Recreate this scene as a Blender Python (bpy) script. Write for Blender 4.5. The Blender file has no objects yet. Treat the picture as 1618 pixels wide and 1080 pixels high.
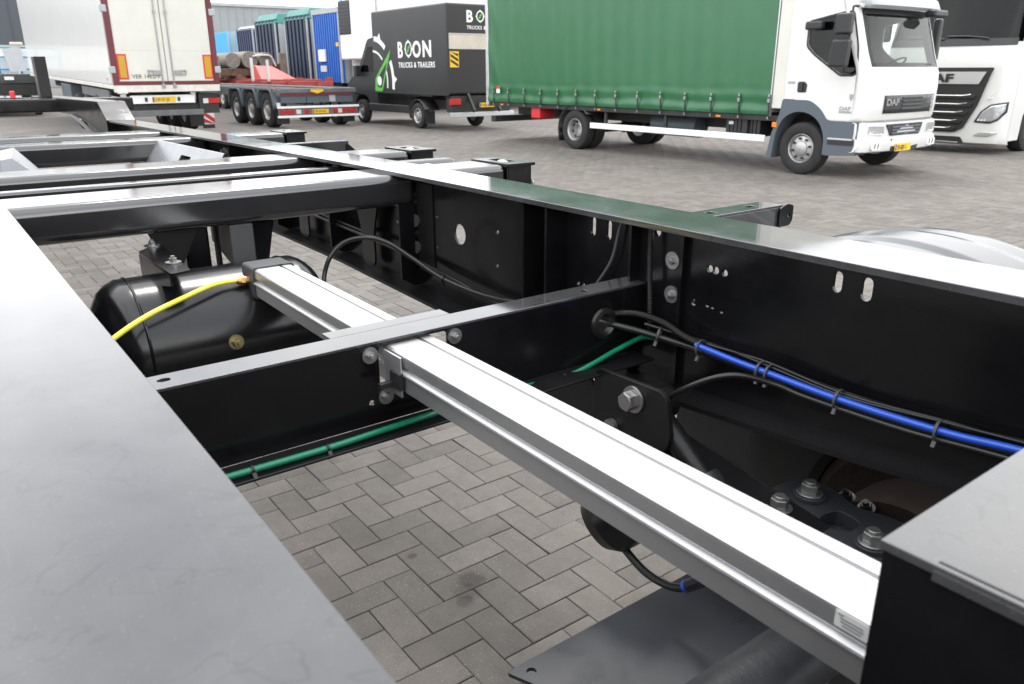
import bpy, bmesh, math, random
import numpy as np
from mathutils import Vector, Matrix
from mathutils.geometry import tessellate_polygon, delaunay_2d_cdt
random.seed(7)
S = bpy.context.scene
COL = S.collection
R = math.radians

# ---------------------------------------------------------------- camera
yaw, pitch, roll = 0.93045852, 0.33445968, 0.00337244
F = Vector((-math.sin(yaw)*math.cos(pitch), math.cos(yaw)*math.cos(pitch), -math.sin(pitch)))
r0 = Vector((math.cos(yaw), math.sin(yaw), 0)); d0 = F.cross(r0)
rt = r0*math.cos(roll) + d0*math.sin(roll)
dn = -r0*math.sin(roll) + d0*math.cos(roll)
cd = bpy.data.cameras.new('camera'); cam = bpy.data.objects.new('camera', cd); COL.objects.link(cam)
up = -dn; bk = -F
CAM = Vector((0, 0, 1.574))
cam.matrix_world = Matrix(((rt.x, up.x, bk.x, CAM.x), (rt.y, up.y, bk.y, CAM.y), (rt.z, up.z, bk.z, CAM.z), (0, 0, 0, 1)))
cd.sensor_width = 36; cd.lens = 1234.29/1618*36; cd.clip_start = 0.02; cd.clip_end = 2000
cd.dof.use_dof = True; cd.dof.focus_distance = 2.2; cd.dof.aperture_fstop = 9.0
S.camera = cam

# ---------------------------------------------------------------- sky, sun, exposure
W = bpy.data.worlds.new('World'); S.world = W; W.use_nodes = True
nt = W.node_tree; nt.nodes.clear()
N = nt.nodes.new; L = nt.links.new
SUN_EL, SUN_AZ = R(58), R(150)        # high sun behind thin cloud, from beyond the trucks
out = N('ShaderNodeOutputWorld'); mix = N('ShaderNodeMixShader')
sky = N('ShaderNodeTexSky'); sky.sky_type = 'NISHITA'; sky.sun_disc = False
sky.sun_elevation = SUN_EL; sky.sun_rotation = math.pi/2 - SUN_AZ; sky.dust_density = 3; sky.air_density = 1.2
b1 = N('ShaderNodeBackground'); b1.inputs[1].default_value = 0.12
b2 = N('ShaderNodeBackground'); b2.inputs[1].default_value = 1.0
tc = N('ShaderNodeTexCoord'); nz = N('ShaderNodeTexNoise'); nz.inputs['Scale'].default_value = 1.7; nz.inputs['Detail'].default_value = 5
cr = N('ShaderNodeValToRGB')
cr.color_ramp.elements[0].position = .36; cr.color_ramp.elements[0].color = (1.45, 1.5, 1.58, 1)
cr.color_ramp.elements[1].position = .64; cr.color_ramp.elements[1].color = (2.2, 2.2, 2.17, 1)
nz2 = N('ShaderNodeTexNoise'); nz2.inputs['Scale'].default_value = 2.3; nz2.inputs['Detail'].default_value = 4
mr = N('ShaderNodeMapRange'); mr.inputs[1].default_value = .42; mr.inputs[2].default_value = .58; mr.inputs[3].default_value = .78; mr.inputs[4].default_value = 1.0
L(tc.outputs['Generated'], nz.inputs['Vector']); L(tc.outputs['Generated'], nz2.inputs['Vector'])
L(nz.outputs[0], cr.inputs[0]); L(cr.outputs[0], b2.inputs[0]); L(nz2.outputs[0], mr.inputs[0])
L(sky.outputs[0], b1.inputs[0]); L(mr.outputs[0], mix.inputs[0]); L(b1.outputs[0], mix.inputs[1]); L(b2.outputs[0], mix.inputs[2]); L(mix.outputs[0], out.inputs[0])
sd = bpy.data.lights.new('sun', 'SUN'); sd.energy = 0.9; sd.angle = R(14); sd.color = (1, .96, .9)
so = bpy.data.objects.new('sun', sd); COL.objects.link(so)
sv = Vector((math.cos(SUN_AZ)*math.cos(SUN_EL), math.sin(SUN_AZ)*math.cos(SUN_EL), math.sin(SUN_EL)))
so.rotation_euler = sv.to_track_quat('Z', 'Y').to_euler(); so.location = (0, 0, 30)
S.view_settings.view_transform = 'Standard'; S.view_settings.look = 'None'
S.view_settings.exposure = 0.7; S.view_settings.gamma = 1; S.view_settings.use_curve_mapping = False
S.cycles.max_bounces = 8; S.cycles.transparent_max_bounces = 16
S.cycles.caustics_reflective = False; S.cycles.caustics_refractive = False

# ---------------------------------------------------------------- materials
def mat(name, col, rough=.5, metal=0., spec=.5, coat=0., var=0., vscale=3., rvar=0., bump=0., bscale=60., ior=1.5, coat_r=.03):
    m = bpy.data.materials.new(name); m.use_nodes = True
    t = m.node_tree; p = t.nodes['Principled BSDF']; n = t.nodes.new; l = t.links.new
    c = (*col, 1)
    p.inputs['Base Color'].default_value = c; p.inputs['Roughness'].default_value = rough
    p.inputs['Metallic'].default_value = metal; p.inputs['Specular IOR Level'].default_value = spec
    p.inputs['Coat Weight'].default_value = coat; p.inputs['Coat Roughness'].default_value = coat_r; p.inputs['IOR'].default_value = ior
    co = None
    if var or rvar or bump:
        co = n('ShaderNodeTexCoord'); oi = n('ShaderNodeObjectInfo'); ad = n('ShaderNodeVectorMath')
        l(co.outputs['Object'], ad.inputs[0]); l(oi.outputs['Location'], ad.inputs[1]); co = ad.outputs[0]
    if var or rvar:
        z = n('ShaderNodeTexNoise'); z.inputs['Scale'].default_value = vscale; z.inputs['Detail'].default_value = 6; z.inputs['Roughness'].default_value = .65
        l(co, z.inputs['Vector'])
    if var:
        mx = n('ShaderNodeMix'); mx.data_type = 'RGBA'
        mx.inputs[6].default_value = tuple(x*(1-var) for x in col)+(1,); mx.inputs[7].default_value = tuple(min(1, x*(1+var)) for x in col)+(1,)
        r = n('ShaderNodeMapRange'); r.inputs[1].default_value = .3; r.inputs[2].default_value = .7
        l(z.outputs[0], r.inputs[0]); l(r.outputs[0], mx.inputs[0]); l(mx.outputs[2], p.inputs['Base Color'])
    if rvar:
        r = n('ShaderNodeMapRange'); r.inputs[1].default_value = .3; r.inputs[2].default_value = .7
        r.inputs[3].default_value = max(.02, rough-rvar); r.inputs[4].default_value = rough+rvar
        l(z.outputs[0], r.inputs[0]); l(r.outputs[0], p.inputs['Roughness'])
    if bump:
        z2 = n('ShaderNodeTexNoise'); z2.inputs['Scale'].default_value = bscale; z2.inputs['Detail'].default_value = 4
        l(co, z2.inputs['Vector']); b = n('ShaderNodeBump'); b.inputs['Strength'].default_value = bump; b.inputs['Distance'].default_value = .01
        l(z2.outputs[0], b.inputs['Height']); l(b.outputs[0], p.inputs['Normal'])
    return m

M = {}
M['black'] = mat('gloss_black_paint', (.005, .005, .006), .2, spec=.42, rvar=.07, vscale=7, var=.25, bump=.008, bscale=110)
M['blackmat'] = mat('satin_black_paint', (.008, .008, .009), .38, spec=.35, rvar=.1, vscale=9, bump=.05, bscale=150)
def flange_mat():
    # glossy black lacquer under a thin film of pale dust and dried water marks
    m = bpy.data.materials.new('dusty_gloss_flange'); m.use_nodes = True
    t = m.node_tree; p = t.nodes['Principled BSDF']; n = t.nodes.new; l = t.links.new
    co = n('ShaderNodeTexCoord')
    a = n('ShaderNodeTexNoise'); a.inputs['Scale'].default_value = 6; a.inputs['Detail'].default_value = 7; a.inputs['Roughness'].default_value = .6; a.inputs['Distortion'].default_value = .6
    mp = n('ShaderNodeMapping'); mp.inputs['Scale'].default_value = (1, 1, 1)
    l(co.outputs['Object'], mp.inputs[0]); l(mp.outputs[0], a.inputs['Vector'])
    v = n('ShaderNodeTexNoise'); v.inputs['Scale'].default_value = 9; v.inputs['Detail'].default_value = 3; v.inputs['Distortion'].default_value = 1.2
    l(mp.outputs[0], v.inputs['Vector'])
    ring = n('ShaderNodeMapRange'); ring.inputs[1].default_value = 0; ring.inputs[2].default_value = .012; ring.inputs[3].default_value = 1; ring.inputs[4].default_value = 0
    dv_ = n('ShaderNodeMath'); dv_.operation = 'SUBTRACT'; dv_.inputs[1].default_value = .54; l(v.outputs[0], dv_.inputs[0]); ab = n('ShaderNodeMath'); ab.operation = 'ABSOLUTE'; l(dv_.outputs[0], ab.inputs[0])
    l(ab.outputs[0], ring.inputs[0])
    r = n('ShaderNodeMapRange'); r.inputs[1].default_value = .32; r.inputs[2].default_value = .68; r.inputs[3].default_value = .032; r.inputs[4].default_value = .056
    l(a.outputs[0], r.inputs[0])
    ad = n('ShaderNodeMath'); ad.operation = 'MULTIPLY_ADD'; ad.inputs[1].default_value = -.013
    sc = n('ShaderNodeTexNoise'); sc.inputs['Scale'].default_value = 1; sc.inputs['Detail'].default_value = 5; sc.inputs['Roughness'].default_value = .7
    sm = n('ShaderNodeMapping'); sm.inputs['Scale'].default_value = (9, 190, 1); sm.inputs['Rotation'].default_value = (0, 0, .12); l(co.outputs['Object'], sm.inputs[0]); l(sm.outputs[0], sc.inputs['Vector'])
    sr = n('ShaderNodeMapRange'); sr.inputs[1].default_value = .6; sr.inputs[2].default_value = .75; sr.inputs[3].default_value = 0; sr.inputs[4].default_value = .012; l(sc.outputs[0], sr.inputs[0])
    sp_ = n('ShaderNodeTexNoise'); sp_.inputs['Scale'].default_value = 260; sp_.inputs['Detail'].default_value = 2; l(co.outputs['Object'], sp_.inputs['Vector'])
    s2 = n('ShaderNodeMapRange'); s2.inputs[1].default_value = .66; s2.inputs[2].default_value = .74; s2.inputs[3].default_value = 0; s2.inputs[4].default_value = .03; l(sp_.outputs[0], s2.inputs[0])
    a1 = n('ShaderNodeMath'); a1.operation = 'ADD'; l(r.outputs[0], a1.inputs[0]); l(sr.outputs[0], a1.inputs[1]); a2 = n('ShaderNodeMath'); a2.operation = 'ADD'; l(a1.outputs[0], a2.inputs[0]); l(s2.outputs[0], a2.inputs[1])
    l(ring.outputs[0], ad.inputs[0]); l(a2.outputs[0], ad.inputs[2])
    cc = n('ShaderNodeCombineColor')
    g = n('ShaderNodeMath'); g.operation = 'MULTIPLY'; g.inputs[1].default_value = 1.06; l(ad.outputs[0], g.inputs[0])
    l(ad.outputs[0], cc.inputs[0]); l(ad.outputs[0], cc.inputs[1]); l(g.outputs[0], cc.inputs[2])
    l(cc.outputs[0], p.inputs['Base Color'])
    rr = n('ShaderNodeMapRange'); rr.inputs[1].default_value = .3; rr.inputs[2].default_value = .7; rr.inputs[3].default_value = .035; rr.inputs[4].default_value = .085
    l(a.outputs[0], rr.inputs[0]); l(rr.outputs[0], p.inputs['Roughness'])
    p.inputs['IOR'].default_value = 1.68
    return m
M['flange'] = flange_mat()
M['alu'] = mat('brushed_anodised_aluminium', (.5, .5, .51), .4, metal=.8, rvar=.04, vscale=30)
M['aluflat'] = mat('mill_aluminium', (.62, .63, .64), .4, metal=.8, rvar=.1, vscale=12)
M['cap'] = mat('grey_end_plastic', (.05, .052, .055), .5, bump=.1, bscale=300)
M['tank'] = mat('tank_black_enamel', (.006, .006, .007), .2, spec=.5, rvar=.05, vscale=9, bump=.03, bscale=25)
M['rubber'] = mat('black_hose_rubber', (.009, .009, .009), .35, rvar=.1, vscale=30)
M['tyre'] = mat('tyre_rubber', (.018, .0175, .017), .8, var=.3, vscale=6)
M['green_hose'] = mat('green_nylon_hose', (.005, .19, .095), .28, spec=.6)
M['blue_hose'] = mat('blue_nylon_hose', (.012, .075, .5), .25, spec=.6)
M['yellow_hose'] = mat('yellow_nylon_hose', (.78, .72, .06), .3)
M['brass'] = mat('brass_fitting', (.6, .38, .16), .35, metal=1)
M['zinc'] = mat('zinc_steel', (.36, .36, .36), .38, metal=.9, rvar=.1, vscale=60)
M['olive'] = mat('yellow_passivated_steel', (.35, .3, .16), .4, metal=.9)
M['axle'] = mat('grey_axle_paint', (.026, .028, .032), .45, rvar=.1, vscale=20, bump=.1, bscale=90)
M['lowplate'] = mat('grey_painted_plate', (.045, .048, .055), .35, rvar=.1, vscale=8)
M['skypale'] = mat('sky_pale_plate', (.2, .205, .22), .3, metal=.3, rvar=.1, vscale=6)  # pale base colour stands in for sky reflected on the sloping plates
M['rust'] = mat('shaded_rusty_iron', (.016, .007, .004), .85, var=.4, vscale=14, bump=.3)  # rust colour, with the shade of the wheel well darkened into it
M['rust2'] = mat('brown_rusty_steel', (.13, .075, .045), .8, var=.4, vscale=6)
M['plast'] = mat('grey_gloss_plastic', (.045, .048, .054), .15, spec=.4, ior=1.45, rvar=.05, vscale=4, bump=.04, bscale=4)
M['white'] = mat('white_truck_paint', (.7, .7, .68), .3, coat=.4, var=.03, vscale=2)
M['whitebox'] = mat('white_panel', (.62, .61, .56), .4, var=.05, vscale=1.2)
M['greypl'] = mat('grey_truck_plastic', (.085, .105, .125), .5, rvar=.1, bump=.05, bscale=200)
M['dkgrey'] = mat('dark_plastic', (.02, .021, .023), .4, rvar=.1, vscale=10)
M['charcoal'] = mat('charcoal_truck_body', (.024, .025, .027), .34, var=.1, vscale=1.5)
M['frame'] = mat('dirty_chassis_frame', (.022, .021, .02), .6, var=.4, vscale=4)
M['greytrl'] = mat('grey_trailer_steel', (.12, .125, .13), .5, var=.25, vscale=3)
M['chrome'] = mat('chrome_strip', (.75, .75, .76), .15, metal=1)
M['rim'] = mat('grey_wheel_rim', (.42, .42, .42), .42, metal=.6, var=.2, vscale=12)
M['lamp'] = mat('headlamp_glass', (.55, .56, .57), .12, metal=.5, bump=.6, bscale=14)
M['orange'] = mat('orange_lamp', (.75, .22, .02), .3)
M['red'] = mat('red_lamp', (.45, .025, .02), .25)
M['redplastic'] = mat('red_plastic_box', (.6, .03, .035), .4)
M['redpaint'] = mat('faded_red_paint', (.33, .045, .035), .6, var=.3, vscale=5)
M['pinkred'] = mat('bright_red_plate', (.55, .085, .075), .55)
M['maroon'] = mat('maroon_frame', (.13, .022, .03), .45, var=.2)
M['yplate'] = mat('yellow_plate', (.8, .5, .02), .45)
M['amber'] = mat('amber_reflector', (.5, .3, .02), .35, bump=.2, bscale=300)
M['text_dark'] = mat('black_print', (.02, .02, .02), .5)
M['text_white'] = mat('white_print', (.82, .82, .82), .45)
M['text_grey'] = mat('grey_print', (.35, .36, .37), .35, metal=.5)
M['text_green'] = mat('green_print', (.1, .45, .06), .45)
M['eublue'] = mat('blue_band', (.02, .06, .35), .45)
M['sticker'] = mat('sticker_paper', (.6, .6, .59), .5)
M['navy'] = mat('navy_tarpaulin', (.012, .028, .085), .45, var=.2, vscale=2)
M['dnavy'] = mat('dark_blue_headboard', (.008, .02, .05), .45, var=.25, vscale=2)
M['blue'] = mat('blue_corrugated_panel', (.02, .13, .5), .45, var=.12, vscale=2)
M['ltblue'] = mat('light_blue_panel', (.1, .45, .8), .5, var=.1)
M['teal'] = mat('teal_tarpaulin', (.045, .22, .19), .5, var=.2, vscale=3)
M['ltgrey'] = mat('light_grey_panel', (.38, .4, .42), .5, var=.1)
M['bldg'] = mat('grey_cladding', (.28, .3, .31), .6, var=.06, vscale=.4)
M['dkbldg'] = mat('dark_grey_cladding', (.062, .072, .085), .55, var=.06, vscale=.3)
M['railblue'] = mat('blue_rail_paint', (.05, .28, .45), .45)
M['cream'] = mat('cream_roller', (.55, .5, .42), .5, var=.1)
M['brown'] = mat('brown_rolls', (.2, .16, .12), .8, var=.5, vscale=9, bump=.4, bscale=20)
M['roll'] = mat('dusty_grey_roll', (.2, .18, .155), .8, var=.3, vscale=9, bump=.3, bscale=20)
M['seat'] = mat('cab_interior', (.045, .045, .05), .7)
M['wornwhite'] = mat('worn_white_metal', (.62, .6, .55), .5, var=.15, vscale=5)

def glass_mat(name, tint, refl=.08):
    m = bpy.data.materials.new(name); m.use_nodes = True
    t = m.node_tree; t.nodes.clear(); n = t.nodes.new; l = t.links.new
    o = n('ShaderNodeOutputMaterial'); mx = n('ShaderNodeMixShader'); tr = n('ShaderNodeBsdfTransparent'); gl = n('ShaderNodeBsdfGlossy')
    fr = n('ShaderNodeFresnel'); fr.inputs[0].default_value = 1.4
    tr.inputs[0].default_value = (*tint, 1); gl.inputs['Roughness'].default_value = .03
    ad = n('ShaderNodeMath'); ad.operation = 'ADD'; ad.inputs[1].default_value = refl; ad.use_clamp = True
    l(fr.outputs[0], ad.inputs[0]); l(ad.outputs[0], mx.inputs[0]); l(tr.outputs[0], mx.inputs[1]); l(gl.outputs[0], mx.inputs[2]); l(mx.outputs[0], o.inputs[0])
    return m
M['glass'] = glass_mat('window_glass', (.78, .82, .8), .0)
M['dkglass'] = glass_mat('tinted_glass', (.16, .18, .18), .0)

def tarp_mat():
    m = mat('green_curtain', (.022, .125, .05), .30, spec=.6, var=.08, vscale=2, bump=.05, bscale=6)
    return m
M['tarp'] = tarp_mat()

def paver_mat(name, attr):
    m = bpy.data.materials.new(name); m.use_nodes = True
    t = m.node_tree; p = t.nodes['Principled BSDF']; n = t.nodes.new; l = t.links.new
    ge = n('ShaderNodeNewGeometry')
    if attr:
        a = n('ShaderNodeAttribute'); a.attribute_name = 'tint'; tint = a.outputs['Fac']
    else:
        a = n('ShaderNodeObjectInfo'); tint = a.outputs['Random']
    cr = n('ShaderNodeValToRGB'); e = cr.color_ramp.elements
    e[0].position = 0; e[0].color = (.122, .110, .10, 1); e[1].position = 1; e[1].color = (.168, .152, .138, 1)
    x = e.new(.5); x.color = (.145, .131, .119, 1)
    l(tint, cr.inputs[0])
    def noise(s, d=3, rgh=.6):
        z = n('ShaderNodeTexNoise'); z.inputs['Scale'].default_value = s; z.inputs['Detail'].default_value = d; z.inputs['Roughness'].default_value = rgh
        l(ge.outputs['Position'], z.inputs['Vector']); return z.outputs[0]
    def rng(src, a0, a1, b0, b1):
        q = n('ShaderNodeMapRange'); q.inputs[1].default_value = a0; q.inputs[2].default_value = a1; q.inputs[3].default_value = b0; q.inputs[4].default_value = b1
        l(src, q.inputs[0]); return q.outputs[0]
    def mul(s1, s2):
        q = n('ShaderNodeMath'); q.operation = 'MULTIPLY'; l(s1, q.inputs[0]); l(s2, q.inputs[1]); return q.outputs[0]
    big = rng(noise(.55, 4), .3, .7, .88, 1.12); mid = rng(noise(13, 5), .3, .7, .9, 1.1); fine = rng(noise(420, 2), .3, .7, .68, 1.32)
    f = mul(mul(big, mid), fine)
    # oil drips on the stones between the beams
    sp = n('ShaderNodeSeparateXYZ'); l(ge.outputs['Position'], sp.inputs[0])
    wob = noise(22, 3)
    for (sx, sy, rad, k) in ((-1.815, 1.183, .05, .62), (-1.733, 1.104, .032, .66), (-2.045, 1.095, .017, .6), (-1.79, 1.17, .085, .9), (-1.77, 1.13, .05, .8)):
        d = n('ShaderNodeVectorMath'); d.operation = 'DISTANCE'; d.inputs[1].default_value = (sx, sy, 0); l(ge.outputs['Position'], d.inputs[0])
        w = n('ShaderNodeMath'); w.operation = 'MULTIPLY_ADD'; w.inputs[1].default_value = .05; w.inputs[2].default_value = -.025; l(wob, w.inputs[0])
        s = n('ShaderNodeMath'); s.operation = 'ADD'; l(d.outputs['Value'], s.inputs[0]); l(w.outputs[0], s.inputs[1])
        f = mul(f, rng(s.outputs[0], rad*.55, rad*1.05, k, 1))
    c1 = n('ShaderNodeMix'); c1.data_type = 'RGBA'; c1.blend_type = 'MULTIPLY'; c1.inputs[0].default_value = 1
    cg = n('ShaderNodeCombineColor'); [l(f, cg.inputs[i]) for i in range(3)]
    l(cr.outputs[0], c1.inputs[6]); l(cg.outputs[0], c1.inputs[7])
    # pale aggregate grains
    vo = n('ShaderNodeTexVoronoi'); vo.inputs['Scale'].default_value = 125; l(ge.outputs['Position'], vo.inputs['Vector'])
    vs = n('ShaderNodeSeparateColor'); l(vo.outputs['Color'], vs.inputs[0])
    pick = mul(rng(vs.outputs[0], .62, .64, 0, 1), rng(noise(4.5, 3), .4, .62, .15, 1)); dot = rng(vo.outputs['Distance'], .12, .24, 1, 0); sz = rng(vs.outputs[1], 0, 1, .3, 1)
    k = mul(mul(pick, dot), sz)
    c2 = n('ShaderNodeMix'); c2.data_type = 'RGBA'; c2.inputs[7].default_value = (.46, .44, .41, 1)
    l(k, c2.inputs[0]); l(c1.outputs[2], c2.inputs[6]); l(c2.outputs[2], p.inputs['Base Color'])
    p.inputs['Roughness'].default_value = .85; p.inputs['Specular IOR Level'].default_value = .3
    b = n('ShaderNodeBump'); b.inputs['Strength'].default_value = .45; b.inputs['Distance'].default_value = .003
    l(noise(330, 3, .7), b.inputs['Height']); l(b.outputs[0], p.inputs['Normal'])
    return m
M['paver'] = paver_mat('concrete_paver', False); M['paver_far'] = paver_mat('concrete_paver_field', True)
M['sand'] = mat('joint_sand', (.05, .045, .038), .95, var=.4, vscale=25, bump=.5, bscale=300)

# ---------------------------------------------------------------- mesh helpers
ORG = {}
TRAILER = []
def bend(x): return -.0095*max(0., -2.6-x)          # the bare frame sags a little towards its nose
class MB:
    def __init__(s): s.v = []; s.f = []; s.weld = False
    def add(s, vs, fs):
        o = len(s.v); s.v += [tuple(p) for p in vs]; s.f += [tuple(i+o for i in q) for q in fs]; return s
    def box(s, x0, x1, y0, y1, z0, z1):
        v = [(x, y, z) for z in (z0, z1) for y in (y0, y1) for x in (x0, x1)]
        return s.add(v, [(0, 2, 3, 1), (4, 5, 7, 6), (0, 1, 5, 4), (2, 6, 7, 3), (0, 4, 6, 2), (1, 3, 7, 5)])
    def hexa(s, v):   # 8 corners: bottom 4 (ccw seen from above) then top 4
        return s.add(v, [(3, 2, 1, 0), (4, 5, 6, 7), (0, 1, 5, 4), (1, 2, 6, 5), (2, 3, 7, 6), (3, 0, 4, 7)])
    def obox(s, c, ax, ay, az):
        c, ax, ay, az = map(Vector, (c, ax, ay, az))
        v = [c+ax*i+ay*j+az*k for k in (-1, 1) for (i, j) in ((-1, -1), (1, -1), (1, 1), (-1, 1))]
        return s.hexa(v)
    def cyl(s, p0, p1, r, n=16, r1=None):
        p0, p1 = Vector(p0), Vector(p1); d = (p1-p0).normalized(); a = d.orthogonal().normalized(); b = d.cross(a); r1 = r if r1 is None else r1
        v = [p0+(a*math.cos(2*math.pi*i/n)+b*math.sin(2*math.pi*i/n))*r for i in range(n)] + [p1+(a*math.cos(2*math.pi*i/n)+b*math.sin(2*math.pi*i/n))*r1 for i in range(n)]
        return s.add(v, [(i, (i+1) % n, n+(i+1) % n, n+i) for i in range(n)]+[tuple(range(n-1, -1, -1)), tuple(range(n, 2*n))])
    def lathe(s, prof, org, axis, n=24, closed=False, a0=0., a1=2*math.pi, ref=None):
        org, d = Vector(org), Vector(axis).normalized(); a = Vector(ref) if ref else d.orthogonal().normalized(); b = d.cross(a)
        full = abs(a1-a0-2*math.pi) < 1e-6; m = n if full else n+1; k = len(prof); v = []
        for i in range(m):
            t = a0+(a1-a0)*i/n; e = a*math.cos(t)+b*math.sin(t)
            v += [org+e*r+d*h for r, h in prof]
        f = []
        for i in range(n):
            j = (i+1) % m
            for q in range(k if closed else k-1):
                q2 = (q+1) % k; f.append((i*k+q, j*k+q, j*k+q2, i*k+q2))
        return s.add(v, f)
    def tube(s, pts, r, n=8, sub=6, caps=True):
        P = [Vector(p) for p in pts]
        if sub > 1 and len(P) > 2:
            Q = []
            for i in range(len(P)-1):
                a, b, c, d = P[max(i-1, 0)], P[i], P[i+1], P[min(i+2, len(P)-1)]
                for k in range(sub):
                    t = k/sub; Q.append(.5*((2*b)+(c-a)*t+(2*a-5*b+4*c-d)*t*t+(3*b-a-3*c+d)*t**3))
            P = Q+[P[-1]]
        T = [(P[min(i+1, len(P)-1)]-P[max(i-1, 0)]).normalized() for i in range(len(P))]
        a = T[0].orthogonal().normalized(); v = []
        for i, p in enumerate(P):
            a = (a-T[i]*a.dot(T[i])).normalized(); b = T[i].cross(a); ri = r(i/(len(P)-1)) if callable(r) else r
            v += [p+(a*math.cos(2*math.pi*k/n)+b*math.sin(2*math.pi*k/n))*ri for k in range(n)]
        f = [(i*n+k, i*n+(k+1) % n, (i+1)*n+(k+1) % n, (i+1)*n+k) for i in range(len(P)-1) for k in range(n)]
        if caps: f += [tuple(range(n-1, -1, -1)), tuple(range((len(P)-1)*n, len(P)*n))]
        return s.add(v, f)
    def plate(s, outline, fn, t, holes=()):
        """flat outline (with holes) mapped by fn(u, v, w), w = 0..t through the thickness"""
        loops = [outline]+list(holes)
        if holes:
            flat0 = [Vector(p) for lp in loops for p in lp]; ed = []; o = 0
            for lp in loops: m = len(lp); ed += [(o+i, o+(i+1) % m) for i in range(m)]; o += m
            cv, _, cf, *_ = delaunay_2d_cdt(flat0, ed, [], 0, 1e-6)
            def inside(p):
                c = False
                for lp in loops:
                    for (x1, y1), (x2, y2) in zip(lp, lp[1:]+lp[:1]):
                        if (y1 > p[1]) != (y2 > p[1]) and p[0] < (x2-x1)*(p[1]-y1)/(y2-y1)+x1: c = not c
                return c
            tris = [q for q in cf if inside(sum((cv[i] for i in q), Vector((0, 0)))/3)]
            n = len(cv); s.weld = True
            s.add([fn(p.x, p.y, 0) for p in cv]+[fn(p.x, p.y, t) for p in cv], [tuple(q) for q in tris]+[tuple(i+n for i in reversed(q)) for q in tris])
            for lp in loops:
                m = len(lp); s.add([fn(a, b, 0) for a, b in lp]+[fn(a, b, t) for a, b in lp], [(i, (i+1) % m, m+(i+1) % m, m+i) for i in range(m)])
            return s
        tris = tessellate_polygon([[Vector((u, v, 0)) for u, v in lp] for lp in loops])
        flat = [p for lp in loops for p in lp]; n = len(flat)
        v = [fn(a, b, 0) for a, b in flat]+[fn(a, b, t) for a, b in flat]
        f = [tuple(q) for q in tris]+[tuple(i+n for i in reversed(q)) for q in tris]
        o = 0
        for lp in loops:
            m = len(lp); f += [(o+i, o+(i+1) % m, n+o+(i+1) % m, n+o+i) for i in range(m)]; o += m
        return s.add(v, f)
    def grid(s, nu, nv, fn, skip=None):
        v = [fn(i/nu, j/nv) for j in range(nv+1) for i in range(nu+1)]
        f = [(j*(nu+1)+i, j*(nu+1)+i+1, (j+1)*(nu+1)+i+1, (j+1)*(nu+1)+i) for j in range(nv) for i in range(nu) if not (skip and skip(i, j))]
        return s.add(v, f)
    def build(s, name, m, parent=None, smooth=30, bevel=0., seg=2, label=None, kind=None, fix=True, solid=0., wn=False):
        o3 = ORG.get(parent, Vector((0, 0, 0)))
        r_ = parent
        while r_ is not None and r_.parent: r_ = r_.parent
        if r_ is not None and r_ in TRAILER: s.v = [(x, y, z+bend(x)) for x, y, z in s.v]
        me = bpy.data.meshes.new(name); me.from_pydata([(x-o3.x, y-o3.y, z-o3.z) for x, y, z in s.v], [], s.f)
        if fix:
            b = bmesh.new(); b.from_mesh(me); bmesh.ops.delete(b, geom=[q for q in b.verts if not q.link_faces], context='VERTS')
            if s.weld: bmesh.ops.remove_doubles(b, verts=b.verts, dist=2e-6)
            bmesh.ops.recalc_face_normals(b, faces=b.faces); b.to_mesh(me); b.free()
        if smooth:
            me.polygons.foreach_set('use_smooth', [True]*len(me.polygons)); me.set_sharp_from_angle(angle=R(smooth))
        me.materials.append(M[m] if isinstance(m, str) else m)
        ob = bpy.data.objects.new(name, me); COL.objects.link(ob)
        if parent: ob.parent = parent; ORG[ob] = o3
        if solid:
            sm = ob.modifiers.new('solid', 'SOLIDIFY'); sm.thickness = solid; sm.offset = 0
        if wn:
            w_ = ob.modifiers.new('normals', 'WEIGHTED_NORMAL'); w_.keep_sharp = True; w_.weight = 100
        if bevel:
            bv = ob.modifiers.new('bevel', 'BEVEL'); bv.width = bevel; bv.segments = seg; bv.limit_method = 'ANGLE'; bv.angle_limit = R(40); bv.harden_normals = True
        if label: ob['label'] = label
        if kind: ob['kind'] = kind
        return ob
def thing(name, label, cat, loc, group=None):
    o = bpy.data.objects.new(name, None); COL.objects.link(o); o.location = loc; o['label'] = label; o['category'] = cat
    o.empty_display_size = .2
    if group: o['group'] = group
    ORG[o] = Vector(loc); return o
def Bx(name, m, par, x0, x1, y0, y1, z0, z1, bevel=0., seg=2, **k): return MB().box(x0, x1, y0, y1, z0, z1).build(name, m, par, bevel=bevel, seg=seg, **k)
def circ(x, y, r, n=14, ry=None): return [(x+r*math.cos(2*math.pi*i/n), y+(ry or r)*math.sin(2*math.pi*i/n)) for i in range(n)]
def slot(x, y, w, h, n=5):
    r = w/2; c = h/2-r
    return [(x+r*math.cos(math.pi*i/n), y+c+r*math.sin(math.pi*i/n)) for i in range(n+1)]+[(x-r*math.cos(math.pi*i/n), y-c-r*math.sin(math.pi*i/n)) for i in range(n+1)]
def rpoly(pts, r, n=4):
    """round the corners of a polygon"""
    o = []; k = len(pts)
    for i in range(k):
        p, a, b = Vector(pts[i]), Vector(pts[i-1]), Vector(pts[(i+1) % k]); rr = r[i] if isinstance(r, (list, tuple)) else r
        u, w = (a-p), (b-p); q = min(rr, u.length*.48, w.length*.48)
        if q < 1e-5: o.append(tuple(p)); continue
        u = p+u.normalized()*q; w = p+w.normalized()*q
        for j in range(n+1):
            t = j/n; o.append(tuple(u*(1-t)**2+p*2*t*(1-t)+w*t*t))
    return o
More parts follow.
